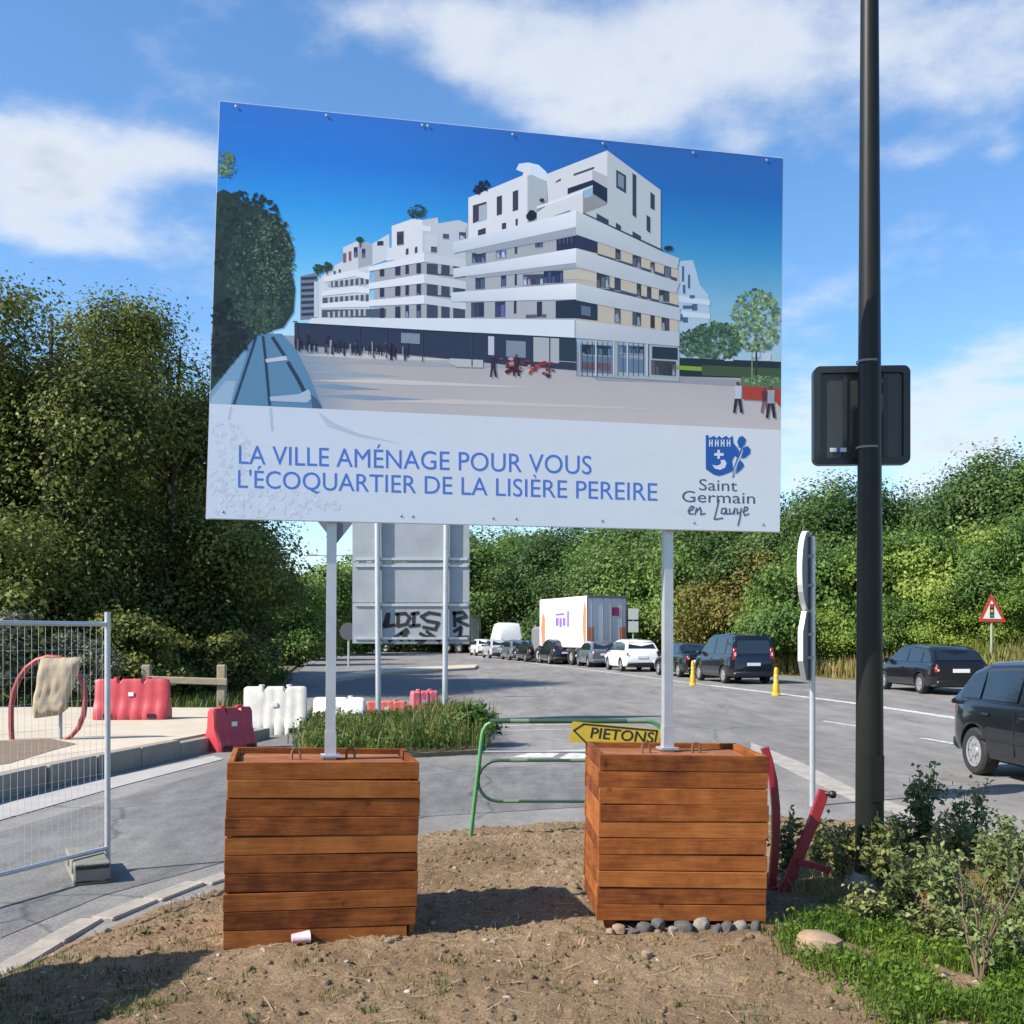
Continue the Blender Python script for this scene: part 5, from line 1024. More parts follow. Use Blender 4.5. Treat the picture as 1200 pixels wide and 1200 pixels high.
c5 = car('hatch', 'grey-blue hatchback directly in front of the lorry doors', Q_, GRY, dark_trim=False); put(c5, 689, 782, -9, (S['ra'], .8))
c6 = car('suv', 'black car in front of the lorry side, larger of the two black ones', Q_, NVY); put(c6, 643, 778.5, -11, (SPEC['suv']['ra'], .88))
c7 = car('estate', 'black car at the left front corner of the lorry', Q_, BLK, dark_trim=False); put(c7, 615, 776, -11, (SPEC['estate']['ra'], .85))
c8 = car('hatch', 'silver car in the queue in front of the white van', Q_, SIL); put(c8, 573, 771.6, -12, (S['ra'], .8))
c10 = car('hatch', 'dark grey car just left of the black cars before the lorry', Q_, GRY, dark_trim=False); put(c10, 596, 774, -12, (S['ra'], .8))
c9 = car('hatch', 'small white car farthest back in the queue, beside the grey sign', Q_, WHT); put(c9, 557, 768.5, -12, (S['ra'], .8))
v1 = car('van', 'high-roofed white van behind the silver car', Q_, MT['white_paint'], panel_van=True); put(v1, 599, 770, -12, (-2.55, 0))
def lorry(label, L_, colour, marks):
    t = thing('lorry', label, 'lorry', group='lorries on the far lane'); W_, z0, z1 = 2.5, 1.05, 4.05
    MB().bevbox((0, 0, (z0+z1)/2), (L_, W_, z1-z0), .03).build('box_body', colour, t)
    rr = -L_/2
    MT.setdefault('lorry_trim', mat('grey lorry trim', (.16, .16, .17), .5)); MT.setdefault('lorry_door', mat('lorry door white', (.62, .64, .66), .4)); MT.setdefault('lorry_orange', mat('orange lorry print', (.66, .2, .09), .5)); MT.setdefault('lorry_purple', mat('purple lorry print', (.2, .12, .4), .5))
    for sy in (-1, 1):
        d = MB(); d.bevbox((rr-.012, sy*.615, 2.52), (.03, 1.19, 2.8), .01); do = d.build('door', MT['lorry_door'], t)
        for y in (.25, .95): MB().tube([(rr-.04, sy*y, 1.15), (rr-.04, sy*y, 3.95)], .018, 6).build('lock_rod', MT['lorry_trim'], do)
        MB().box((rr-.01, sy*(W_/2+.001-.02), 2.55), (.06, .05, 3.04)).build('corner_post', MT['lorry_trim'], t)
        MB().bevbox((rr-.02, sy*1.05, .92), (.06, .3, .14), .01).build('tail_lamp', MT['tail'], t)
        MB().box((0, sy*1.0, .95), (L_-.2, .12, .18)).build('chassis_rail', MT['lorry_trim'], t)
        MB().box((rr-.034, sy*1.0, 1.75), (.006, .36, 1.0)).build('door_print', MT['lorry_orange'] if marks else MT['lorry_trim'], t)
        for ax in (rr+1.2, rr+2.5, L_/2+.6):
            w = thing_part('wheel', t, (ax, sy*1.05, .5)); MB().lathe([(.3, -.15), (.47, -.15), (.5, -.1), (.5, .1), (.47, .15), (.3, .15)], 22, 'y', cap=False).build('tyre', MT['rubber'], w, 40); MB().lathe([(.001, sy*.06), (.3, sy*.1)], 18, 'y', cap=False).build('rim', MT['silver'], w)
    MB().box((rr-.02, 0, 4.0), (.08, 2.48, .14)).build('top_sill', MT['lorry_trim'], t); MB().box((rr-.05, 0, .62), (.1, 2.3, .14)).build('under_run_bar', MT['lorry_trim'], t)
    MB().bevbox((L_/2+1.15, 0, 1.45), (2.0, 2.1, 1.8), .2).build('cab', MT['lorry_trim'], t); MB().box((L_/2+2.13, 0, 1.85), (.06, 1.7, .7)).build('windscreen', MT['glass'], t)
    if marks:
        for x, z, w, h, m in ((-L_/2+.35, 2.5, .5, 2.7, 'lorry_orange'), (L_/2-.6, 2.2, .7, 2.2, 'lorry_orange')):
            MB().slab([Vector((x-w/2, W_/2+.003, z-h/2)), Vector((x+w*.2, W_/2+.003, z-h/2)), Vector((x+w/2, W_/2+.003, z)), Vector((x+w*.1, W_/2+.003, z+h/2)), Vector((x-w/2, W_/2+.003, z+h*.3))], Vector((0, .004, 0))).build('side_print', MT[m], t)
        for x, z, w, h in ((.75, 2.6, .5, .5), (.2, 2.55, .4, .55), (-.35, 2.6, .45, .5), (-.95, 2.75, .3, .95), (.3, 3.05, 1.4, .14)): MB().box((x, W_/2+.005, z), (w, .006, h)).build('side_print', MT['lorry_purple'], t)
        MB().bevbox((rr-.036, -.55, 3.15), (.008, .45, .5), .003).build('door_print', mat('crimson print', (.4, .03, .12), .5), t)
    return t
lo1 = lorry('white box lorry with orange and purple prints behind the queueing cars', 7.4, mat('white lorry body', (.76, .75, .74), .4, var=.06, scale=1), True); put(lo1, 711, 780.5, -20, (-3.7, 0))
lo2 = lorry('grey lorry hidden behind the graffiti sign, only its wheels showing', 9.5, mat('grey lorry body', (.3, .31, .33), .5), False); put(lo2, 549, 765.5, -62, (-4.75, 1.2))
# ------------------------------------------------------------------ vegetation
def leaf_quads(C, Nrm, size, R, fold=.35):
    """rhombic leaves at C facing Nrm; returns vertices and quads"""
    n = len(C); Nrm = Nrm/np.linalg.norm(Nrm, axis=1, keepdims=True)
    a = R.normal(size=(n, 3)); a -= Nrm*(a*Nrm).sum(1, keepdims=True); a /= np.linalg.norm(a, axis=1, keepdims=True); b = np.cross(Nrm, a)
    s = np.broadcast_to(np.asarray(size, float), (n,))[:, None]*R.uniform(.65, 1.3, (n, 1))
    V = np.stack([C-a*s*.55, C+b*s*.36+Nrm*s*fold*.2, C+a*s*.6-Nrm*s*.15, C-b*s*.36+Nrm*s*fold*.2], 1).reshape(-1, 3)
    return V, np.arange(4*n).reshape(n, 4)
def crown_pts(lobes, n_clump, per, R, rad=(.35, .8), shell=.55, flat=.55):
    vol = np.array([l[1][0]*l[1][1]*l[1][2] for l in lobes])**.67; vol = vol/vol.sum(); C = []; Nn = []
    for _ in range(n_clump):
        c, r = lobes[R.choice(len(lobes), p=vol)]; d = R.normal(size=3); d /= np.linalg.norm(d)
        if d[2] < -.5: d[2] *= -.6
        k = shell+(1.06-shell)*math.sqrt(R.random()); cc = np.array(c)+d*np.array(r)*k
        if cc[2] < .15: continue
        rr = R.uniform(*rad); m = int(per*(rr/np.mean(rad))**2*R.uniform(.6, 1.3))+2
        p = R.normal(size=(m, 3))*rr*np.array([.5, .5, .5*flat])*1.05; C.append(cc+p)
        Nn.append(R.normal(size=(m, 3))*.55+d*.7+np.array([0, 0, .5])+p/rr*.5)
    return np.concatenate(C), np.concatenate(Nn)
def trunk_mesh(name, h, r, limbs, R, m):
    b = MB(); top = Vector((R.uniform(-.05, .05)*h, R.uniform(-.05, .05)*h, h)); b.tube([(0, 0, -.3), top*.33+Vector((R.uniform(-.03, .03)*h, 0, 0)), top*.66, top], [r, r*.8, r*.5, r*.12], 8)
    for _ in range(limbs):
        z = R.uniform(.18, .75); a = R.uniform(0, 6.283); l = h*R.uniform(.22, .4)*(1-.4*z); p = top*z; q = p+Vector((math.cos(a)*l, math.sin(a)*l, l*R.uniform(.35, .9))); b.tube([p, p.lerp(q, .5)+Vector((0, 0, l*.08)), q], [r*.42*(1-z*.6), r*.25, r*.05], 6)
    me = bpy.data.meshes.new(name); me.from_pydata(b.v, [], b.f); me.materials.append(m); me.polygons.foreach_set('use_smooth', [True]*len(me.polygons)); return me
MT['bark'] = mat('grey-brown bark', (.09, .07, .05), .9, var=.3, scale=6, bump=.5, bscale=12)
MT['leaf_dark'] = leaf_mat('dark tree leaves', (.034, .052, .012), (.125, .155, .036), (.31, .32, .09), trans=.36)
MT['leaf_mid'] = leaf_mat('mid green leaves', (.024, .056, .014), (.095, .172, .036), (.22, .31, .075), trans=.32)
MT['leaf_bright'] = leaf_mat('bright bank leaves', (.045, .095, .016), (.18, .28, .045), (.38, .45, .1), trans=.38)
MT['leaf_olive'] = leaf_mat('olive bank leaves', (.05, .06, .012), (.13, .125, .026), (.24, .2, .055), trans=.28)
MT['leaf_silver'] = leaf_mat('silvery bush leaves', (.045, .06, .03), (.10, .12, .07), (.18, .2, .13), trans=.2)
MT['leaf_deep'] = leaf_mat('deep green crest leaves', (.016, .040, .012), (.062, .118, .032), (.16, .225, .065), trans=.3)
class Kind:
    def __init__(s, seed, lobes, n, per, size, leaf, h, r=.16, limbs=9, rad=(.35, .8), shell=.5, flat=.55):
        R = rng(seed); C, Nn = crown_pts(lobes, n, per, R, rad, shell, flat); V, Q = leaf_quads(C, Nn, size, R); s.crown = fast_mesh('crown', V, Q, MT[leaf]); s.trunk = trunk_mesh('trunk', h, r, limbs, random.Random(seed), MT['bark']); s.h = max(l[0][2]+l[1][2] for l in lobes)
def plant(kind, name, label, cat, loc, scale, rz, group=None):
    t = thing(name, label, cat, loc, rz, group); t.scale = scale if isinstance(scale, tuple) else (scale,)*3
    link('crown', kind.crown, t); link('trunk', kind.trunk, t); return t
def lobes_tree(R, h, r, n, low=.12):
    out = [((0, 0, h*.47), (r*.55, r*.55, h*.4))]
    for _ in range(n):
        a = R.uniform(0, 6.283); z = R.uniform(low, .95) if _ % 3 else R.uniform(low, .4); k = math.sin(math.pi*min(.92, max(.12, z*.85+.1)))**.7; out.append(((math.cos(a)*r*.68*k*R.uniform(.6, 1.1), math.sin(a)*r*.68*k*R.uniform(.6, 1.1), z*h*.92), (r*R.uniform(.2, .42), r*R.uniform(.2, .42), h*R.uniform(.06, .13))))
    return out
# left-hand wood: individual trees
R0 = random.Random(11)
big = [Kind(30+i, lobes_tree(random.Random(50+i), 11.5, 4.2, 26, .03), 760, 130, .105, 'leaf_dark', 10, .24, 14, (.4, .9), .58, .75) for i in range(3)]
WOOD = [(-17, 30.5, 1.06, 0, 'tall leafy tree cut by the left edge of the picture'), (-13.2, 29.5, 1.06, 1, 'tall dark tree behind the fence and sack, highest crown at the left'), (-11.0, 33, 1.09, 2, 'dark tree behind the rail fence, partly hidden by the billboard'), (-11.6, 37.5, .92, 0, 'shaded tree behind the white barriers, under the billboard corner'),
        (-16.5, 40, 1.05, 2, 'dark tree of the left wood filling the gap between two taller crowns'), (-20.5, 36, 1.1, 1, 'tree of the left wood standing farthest left'), (-14.5, 46, .95, 1, 'tree of the left wood hidden behind the billboard')]
for i, (x, y, s, k, lab) in enumerate(WOOD): plant(big[k], 'leafy_tree', lab, 'tree', (x, y, 0), (s, s, s), i*1.3+.4, 'dark trees of the left wood')
bush = [Kind(70+i, lobes_tree(random.Random(90+i), 3.4, 2.2, 12, .05), 190, 40, .15, 'leaf_dark', 2.4, .07, 6, (.3, .6), .4) for i in range(2)]
sbush = Kind(77, lobes_tree(random.Random(97), 3.0, 1.9, 12, .05), 170, 40, .11, 'leaf_silver', 2.2, .06, 6, (.3, .55), .5)
for i, (x, y, s, k, lab) in enumerate(((-9.4, 26.4, .72, 0, 'shaded bush behind the red barrier on the pavement'), (-8.0, 29, .6, 1, 'shaded bush between rail fence and white barrier'), (-8.9, 31, .95, 0, 'dark bush just right of the wooden rail fence'), (-10.2, 40, .9, 1, 'low dark bush under the wood beside the far road'), (-12.3, 26.5, 1.0, 1, 'bush behind the red hoop, in shade'))): plant(bush[k], 'bush', lab, 'bush', (x, y, 0), s, i*2.1, 'bushes under the left wood')
for i, (x, y, s, lab) in enumerate(((-11.6, 22.8, .8, 'pale silvery bush behind the fence panel at the left edge'), (-9.6, 23.8, .62, 'pale silvery bush behind the red hoop'))): plant(sbush, 'bush', lab, 'bush', (x, y, .1), s, i*2+.6, 'silvery bushes behind the pavement')
# far trees down the road
far = [Kind(110+i, lobes_tree(random.Random(120+i), 8, 3.6, 18, .05), 380, 60, .22, 'leaf_mid' if i else 'leaf_bright', 6.5, .2, 8, (.6, 1.2), .45) for i in range(2)]
for i, (px, py, d, k, lab) in enumerate(((352, 676, 75, 0, 'sunlit green tree at the end of the left wood, beside the billboard post'), (372, 664, 92, 1, 'rounded tree far down the road behind the billboard post'), (402, 652, 100, 0, 'yellowish tree far down the road left of the graffiti sign'), (335, 668, 62, 1, 'green tree against the right flank of the left wood'), (430, 660, 115, 1, 'distant tree hidden behind the grey direction sign'), (480, 640, 125, 0, 'distant tree behind the middle of the grey direction sign'), (530, 626, 112, 1, 'distant tree at the right edge of the grey direction sign'))):
    p = at(px, py, d); s = p.z/far[k].h; plant(far[k], 'leafy_tree', lab, 'tree', (p.x, d, 0), (s*1.05, s*1.05, s), i*1.7, 'far trees along the road')
# right-hand bank: bushes and trees
bk = [Kind(140+i, lobes_tree(random.Random(150+i), 6, 2.7, 16, .05), 330, 110, .105, ('leaf_mid', 'leaf_deep', 'leaf_olive', 'leaf_deep')[i], 4.6, .11, 8, (.35, .8), .62, .7) for i in range(4)]
bkb = [Kind(170+i, lobes_tree(random.Random(180+i), 3.4, 2.9, 18, .04), 300, 96, .1, ('leaf_mid', 'leaf_mid', 'leaf_olive', 'leaf_bright')[i], 2.4, .06, 7, (.28, .65), .6, .7) for i in range(4)]
BANK = [  # pixel of the top, depth, kind, width factor
 (575, 618, 105, 1, 1.2), (612, 622, 98, 0, 1.1), (650, 618, 92, 1, 1.2), (690, 610, 86, 1, 1.15), (730, 604, 80, 0, 1.1), (770, 598, 74, 1, 1.15), (815, 594, 68, 1, 1.1), (860, 596, 62, 2, 1.0), (900, 588, 60, 1, 1.1), (932, 596, 56, 1, .95), (966, 563, 58, 1, 1.0), (1012, 562, 56, 1, 1.0), (1050, 572, 57, 1, .9), (1088, 606, 54, 0, .9), (1124, 556, 53, 1, .85), (1160, 528, 52, 1, .95), (1205, 536, 50, 1, 1.0), (1250, 520, 48, 0, 1.0),
 (590, 668, 92, 0, 1.2), (640, 672, 84, 1, 1.3), (690, 660, 76, 0, 1.3), (745, 655, 68, 2, 1.2), (790, 650, 62, 0, 1.2), (835, 645, 57, 0, 1.2), (880, 652, 53, 2, 1.1), (925, 655, 50, 0, 1.2), (975, 648, 48, 0, 1.3), (1030, 640, 47, 3, 1.2), (1080, 628, 46, 0, 1.2), (1130, 618, 45, 3, 1.2), (1185, 608, 44, 3, 1.2), (1240, 610, 42, 0, 1.2),
 (600, 722, 86, 0, 1.5), (770, 712, 60, 3, 1.5), (830, 708, 55, 0, 1.5), (890, 712, 51, 3, 1.4), (950, 706, 48, 0, 1.4), (1000, 700, 46, 3, 1.5), (1055, 698, 44, 0, 1.5), (1105, 688, 43, 3, 1.4), (1150, 680, 43, 0, 1.4), (1200, 676, 41, 3, 1.4), (1255, 690, 40, 0, 1.4),
 (1340, 515, 44, 1, 1.0), (1440, 500, 41, 0, 1.0), (1560, 490, 38, 1, 1.0), (1330, 640, 38, 3, 1.2), (1430, 630, 35, 0, 1.2), (1550, 640, 32, 3, 1.2)]
SEEN_ = {}
MARKS = ((575, 'the silver car'), (603, 'the white van'), (645, 'the front of the lorry'), (690, 'the lorry doors'), (738, 'the two white plates'), (775, 'the right billboard post'), (812, 'the farther yellow lane post'), (835, 'the left side of the people carrier'), (860, 'the middle of the people carrier'), (895, 'the nearer yellow lane post'), (930, 'the gap right of the nearer lane post'), (958, 'the edge-on road signs'), (1015, 'the lamp column'), (1050, 'the bonnet of the black car with lit lamps'), (1085, 'the rear window of the black car with lit lamps'), (1107, 'the right lamp of the black car'), (1130, 'the gap left of the warning sign'), (1160, 'the warning sign'), (1200, 'the near black hatchback'), (1250, 'the right edge of the picture'), (1340, 'the road, just right of frame'), (1435, 'the road, well right of frame'), (1555, 'the road, farthest right of frame'))
for i, (px, py, d, k, wf) in enumerate(BANK):
    while at(px, py, d).x < float(np.interp(d, [p[1] for p in ROAD_R], [p[0] for p in ROAD_R]))+2.2: d += 1.5
    top = at(px, py, d); z = bank_z(top.x, d); h = max(1.0, top.z-z); kd = bk[k] if (i < 18 or 43 <= i < 46) else bkb[(k+i) % 4 if i % 5 == 0 else k]; s = h/kd.h; sw_ = s*(wf if (i < 18 or 43 <= i < 46) else .82+.2*((i*7) % 5)/4)
    tall = h > 5.2
    mark_ = min(MARKS, key=lambda m: abs(m[0]-px))[1]
    lab = ('crest tree of the bank above ' if (i < 18 or 43 <= i < 46) else ('bush halfway up the bank above ' if i < 32 else 'lowest bush of the bank behind '))+mark_
    if i == 15: lab = 'tallest tree of the bank, straight above the warning sign'
    n_ = SEEN_.get(lab, 0); SEEN_[lab] = n_+1; lab += ('', ', the right one of two')[min(n_, 1)]
    plant(kd, 'leafy_tree' if tall else 'bush', lab, 'tree' if tall else 'bush', (top.x, d, z-.1), (sw_, sw_, s), i*2.39, 'trees on the crest of the bank' if tall else 'bushes on the bank')
# grass made of single blades
def blades(P, h, w, R, lean=.35, seg=2):
    """P: roots (n,3); each blade two stacked quads"""
    n = len(P); h = np.broadcast_to(np.asarray(h, float), (n,))*R.uniform(.5, 1.25, n); a = R.uniform(0, 2*np.pi, n); d = np.stack([np.cos(a), np.sin(a), np.zeros(n)], 1); s = np.stack([-np.sin(a), np.cos(a), np.zeros(n)], 1)
    w = np.broadcast_to(np.asarray(w, float), (n,)); l = (R.random(n)*lean)[:, None]*h[:, None]; up = np.array([0, 0, 1.])
    m = P+up*h[:, None]*.55+d*l*.35; t = P+up*h[:, None]*.97+d*l
    V = np.stack([P-s*w[:, None]/2, P+s*w[:, None]/2, m+s*w[:, None]*.42, m-s*w[:, None]*.42, t+s*w[:, None]*.08, t-s*w[:, None]*.08], 1).reshape(-1, 3); b = np.arange(n)[:, None]*6
    Q = np.concatenate([b+np.array([[0, 1, 2, 3]]), b+np.array([[3, 2, 4, 5]])]); return V, Q
def in_poly(n, poly, R):
    P = np.array(poly); lo, hi = P.min(0), P.max(0); out = np.zeros((0, 2))
    while len(out) < n: q = R.uniform(lo, hi, (n, 2)); out = np.concatenate([out, q[poly_sd(q, poly) > 0]])
    return out[:n]
def merge(parts):
    V, Q, o = [], [], 0
    for v, q in parts: V.append(v); Q.append(q+o); o += len(v)
    return np.concatenate(V), np.concatenate(Q)
MT['grass'] = leaf_mat('fresh grass', (.045, .09, .012), (.115, .195, .022), (.21, .29, .05), trans=.35, big=2)
MT['dry_grass'] = leaf_mat('dry grass', (.12, .11, .03), (.22, .18, .06), (.34, .27, .11), trans=.25, big=1)
MT['weed'] = leaf_mat('weed leaves', (.025, .055, .01), (.06, .11, .02), (.14, .16, .04), trans=.25, big=2.5)
def stuff(name, label, V, Q, m): return tag(link(name, fast_mesh(name, V, Q, m)), label, 'grass' if 'grass' in name or 'weed' in name else 'ground', kind='stuff')
R = rng(5)
# dry grass along the foot of the bank
y = R.uniform(24, 85, 10000)**1.0; rx = np.interp(y, [p[1] for p in ROAD_R], [p[0] for p in ROAD_R]); x = rx+.15+np.abs(R.normal(size=len(y)))*2.6
z = np.array([bank_z(a, b) for a, b in zip(x, y)]); V, Q = blades(np.stack([x, y, z], 1), .75, .045, R, .5); stuff('bank_grass', 'tall dry yellow grass along the foot of the bank', V, Q, MT['dry_grass'])
y = R.uniform(24, 60, 5000); rx = np.interp(y, [p[1] for p in ROAD_R], [p[0] for p in ROAD_R]); x = rx+.6+np.abs(R.normal(size=len(y)))*3.5
z = np.array([bank_z(a, b) for a, b in zip(x, y)]); V, Q = blades(np.stack([x, y, z], 1), .6, .05, R, .6); stuff('bank_weeds', 'green weeds among the dry grass of the bank', V, Q, MT['grass'])
# verge at the edge of the left wood
P = in_poly(9000, [(-16, 22.7), (-6.3, 22.5), (-7.2, 31), (-9, 42), (-16, 36)], R); V, Q = blades(np.column_stack([P, np.full(len(P), .02)]), .3, .03, R, .6); stuff('verge_grass', 'short grass at the edge of the left wood', V, Q, MT['weed'])
# planted island round the sign posts
ISL = [tuple(gp(*p)[:2]) for p in ((352, 887), (440, 890), (560, 884), (572, 868), (560, 848), (500, 840), (400, 840), (356, 848))]
struct(MB().prism(ISL, -.02, .06).build('planted_island', mat('island soil', (.16, .13, .08), .95, var=.3, scale=5)))
P = in_poly(9000, ISL, R)+R.normal(size=(9000, 2))*.1; H = (.16+.1*R.random(len(P)))*np.interp(P[:, 0], [-4, -2.2, -1.4, -.4], [.9, .9, 1.5, 1.7]); V1, Q1 = blades(np.column_stack([P, np.full(len(P), .1)]), H, .016, R, .7)
C = np.column_stack([P[:5200], .1+R.random(5200)*H[:5200]*.95]); V2, Q2 = leaf_quads(C, R.normal(size=C.shape)+[0, -.3, .8], .07, R); V, Q = merge([(V1, Q1), (V2, Q2)])
stuff('island_weeds', 'overgrown green weeds round the direction sign posts', V, Q, MT['weed'])
P = in_poly(700, ISL, R); V, Q = blades(np.column_stack([P, np.full(len(P), .1)]), np.interp(P[:, 0], [-4, -2, -1.2], [.22, .3, .6]), .012, R, .5); stuff('island_dry_grass', 'dry stalks standing among the island weeds', V, Q, MT['dry_grass'])
# small round-leaved bush at the right end of the island
ib = Kind(160, [((0, 0, .28), (.38, .32, .3)), ((.2, 0, .2), (.25, .25, .2)), ((-.2, .05, .3), (.22, .22, .22))], 90, 26, .06, 'leaf_mid', .4, .015, 7, (.08, .16), .4); q = gp(553, 876); plant(ib, 'bush', 'small dark green bush at the right end of the planted island', 'bush', (q.x, q.y+.2, .08), 1.0, 0)
# fresh grass at the lower right
GP = [tuple(gp(*p, .1)[:2]) for p in ((886, 1098), (915, 1075), (985, 1052), (1060, 1062), (1120, 1080), (1200, 1062), (1340, 1090), (1400, 1330), (1080, 1330), (1035, 1215), (975, 1165), (915, 1128))]
def on_dirt(P, dz=0): return np.column_stack([P, dirt_height(P)+dz])
def fringe(P, poly, w, R): return P[np.clip(poly_sd(P, poly)/w, 0, 1) > R.random(len(P))*.9]
P = fringe(in_poly(30000, GP, R), GP, .35, R); dn = np.array([mnoise.noise((a*3.1, b*3.1, 8)) for a, b in P]); P = P[dn > -.28]
V1, Q1 = blades(on_dirt(P, -.01), .085, .006, R, .9); G2 = P[R.random(len(P)) < .5]; C = on_dirt(G2, .0)+np.column_stack([np.zeros((len(G2), 2)), R.random(len(G2))*.09]); V2, Q2 = leaf_quads(C, R.normal(size=C.shape)*.6+[0, 0, 1], .026, R)
V, Q = merge([(V1, Q1), (V2, Q2)]); stuff('ground_grass', 'bright green grass and clover in the lower right corner', V, Q, MT['grass'])
# thin weeds under the shrubs and dry tufts over the dirt
GP2 = [tuple(gp(*p, .1)[:2]) for p in ((905, 1000), (960, 985), (1100, 985), (1200, 1000), (1330, 1030), (1340, 1120), (1100, 1100), (985, 1065), (910, 1050))]
P = in_poly(7000, GP2, R); dn = np.array([mnoise.noise((a*2.3, b*2.3, 3)) for a, b in P]); P = P[dn > -.1]; V, Q = blades(on_dirt(P, -.01), .11, .006, R, .9); stuff('shrub_grass', 'thin yellowish grass under the shrubs', V, Q, MT['dry_grass'])
cs = in_poly(240, [(-2.9, 4.2), (4.4, 4.2), (3.0, 9.3), (-.7, 9.0), (-2.2, 7.0)], R); P = np.concatenate([c+R.normal(size=(R.integers(4, 26), 2))*R.uniform(.015, .08) for c in cs]); P = P[poly_sd(P, DIRT) > .1]
V, Q = blades(on_dirt(P, -.005), .04, .0045, R, 1.2); stuff('dirt_grass', 'small dry and green tufts scattered over the bare soil', V, Q, MT['dry_grass'])
cs = np.concatenate([in_poly(90, [(-2.9, 4.2), (1.8, 4.2), (1.0, 5.6), (-2.2, 7.0)], R), in_poly(110, [(-3, 4.1), (-1.5, 4.1), (-1.6, 5.3), (-2.6, 5.6)], R)]); P = np.concatenate([c+R.normal(size=(R.integers(6, 30), 2))*R.uniform(.02, .07) for c in cs]); P = P[poly_sd(P, DIRT) > .1]
V, Q = blades(on_dirt(P, -.005), .035, .005, R, 1.2); stuff('soil_weeds', 'sparse green seedlings on the bare soil', V, Q, MT['weed'])
# clods, pebbles and straw
def clods(n, smin, smax, poly, R):
    P = in_poly(n, poly, R); P = P[poly_sd(P, DIRT) > .06]; n = len(P); s = smin+(smax-smin)*R.random(n)**4; ico = np.array([(0, 0, 1), (.9, 0, .3), (.28, .85, .3), (-.72, .53, .3), (-.72, -.53, .3), (.28, -.85, .3), (.72, .53, -.5), (-.28, .85, -.5), (-.9, 0, -.5), (-.28, -.85, -.5), (.72, -.53, -.5)])
    F_ = np.array([(0, 1, 2), (0, 2, 3), (0, 3, 4), (0, 4, 5), (0, 5, 1), (1, 6, 2), (2, 7, 3), (3, 8, 4), (4, 9, 5), (5, 10, 1), (6, 7, 2), (7, 8, 3), (8, 9, 4), (9, 10, 5), (10, 6, 1)])
    B = on_dirt(P); J = ico[None]*(1+R.uniform(-.35, .35, (n, 11, 1)))*s[:, None, None]*np.stack([R.uniform(.7, 1.3, n), R.uniform(.7, 1.3, n), R.uniform(.45, .8, n)], 1)[:, None]
    a = R.uniform(0, 6.28, n); c, sn = np.cos(a)[:, None], np.sin(a)[:, None]; X = J[..., 0]*c-J[..., 1]*sn; Y = J[..., 0]*sn+J[..., 1]*c
    V = np.stack([X+B[:, None, 0], Y+B[:, None, 1], J[..., 2]+B[:, None, 2]], -1).reshape(-1, 3); return V, (F_[None]+np.arange(n)[:, None, None]*11).reshape(-1, 3)
FR = [(-3.0, 4.0), (4.0, 4.0), (3.4, 9.6), (-.8, 9.2), (-2.3, 7.1)]
V, Q = clods(11000, .004, .028, FR, R); stuff('soil_clods', 'crumbs and clods of dry soil', V, Q, MT['dirt'])
V, Q = clods(500, .006, .022, FR, R); stuff('pebbles', 'small pale pebbles strewn on the soil', V, Q, mat('pale pebble', (.34, .29, .23), .9, var=.25, scale=30))
P = in_poly(650, FR, R); P = P[poly_sd(P, DIRT) > .1]; B = on_dirt(P, .012); a = R.uniform(0, 3.14, len(P)); d = np.stack([np.cos(a), np.sin(a), R.normal(size=len(P))*.1], 1); s = np.stack([-np.sin(a), np.cos(a), np.zeros(len(P))], 1)*.0022; l = R.uniform(.01, .07, len(P))[:, None]
V = np.stack([B-d*l-s, B-d*l+s, B+d*l+s, B+d*l-s], 1).reshape(-1, 3); stuff('straw', 'bits of dry straw lying on the soil', V, np.arange(len(V)).reshape(-1, 4), mat('straw', (.42, .32, .18), .8))

# shrubs of the planting bed
MT['shrub'] = leaf_mat('dull green shrub leaves', (.05, .085, .028), (.13, .175, .058), (.29, .31, .13), rough=.4, trans=.15, big=4); MT['twig'] = mat('brown twig', (.12, .085, .05), .85); MT['shrub_y'] = leaf_mat('pale green shrub leaves', (.065, .095, .025), (.16, .185, .06), (.33, .33, .13), rough=.45, trans=.2, big=4)
def shrub(label, px, py, top_py, n_stem, spread, leaves, size, m='shrub', seed=0, bare=.0):
    R = rng(200+seed); b = gp(px, py, .1); b.z = gz(b.x, b.y); h = (py-top_py)*b.y/F; t = thing('shrub', label, 'shrub', b, 0, 'shrubs of the planting bed'); st = MB(); C = []; N_ = []
    for k in range(n_stem):
        leaves_ = leaves; a = R.uniform(0, 6.283); hh = h*(1 if k == 0 else R.uniform(.55, .98)); dx = np.array([math.cos(a), math.sin(a)])*spread*R.uniform(.15, 1); pts = [Vector((0, 0, -.03))]
        for s in (.25, .5, .75, 1): pts.append(Vector((dx[0]*s**1.3+R.normal()*.012, dx[1]*s**1.3+R.normal()*.012, hh*s)))
        st.tube(pts, [.008, .0065, .005, .004, .002], 5)
        segs = [(pts[i], pts[i+1]) for i in range(1, 4)]
        for j in range(3):
            p = pts[R.integers(1, 4)]; aa = R.uniform(0, 6.283); q = p+Vector((math.cos(aa)*.1, math.sin(aa)*.1, .09))*R.uniform(.6, 1.6)*h; st.tube([p, p.lerp(q, .5)+Vector((0, 0, .01)), q], [.004, .003, .0015], 4); segs.append((p, q))
        for j in range(int(leaves*(2.1 if bare < .1 else 1.6))):
            p, q = segs[R.integers(len(segs))]; f = bare+(1-bare)*R.random(); c = p.lerp(q, f)+Vector(R.normal(size=3)*.032); C.append(c); N_.append(R.normal(size=3)*.7+np.array([0, -.15, .8]))
    st.build('stems', MT['twig'], t, 60); V, Q = leaf_quads(np.array([tuple(c) for c in C]), np.array(N_), size, R, .5); link('leaves', fast_mesh('leaves', V, Q, MT[m]), t); return t
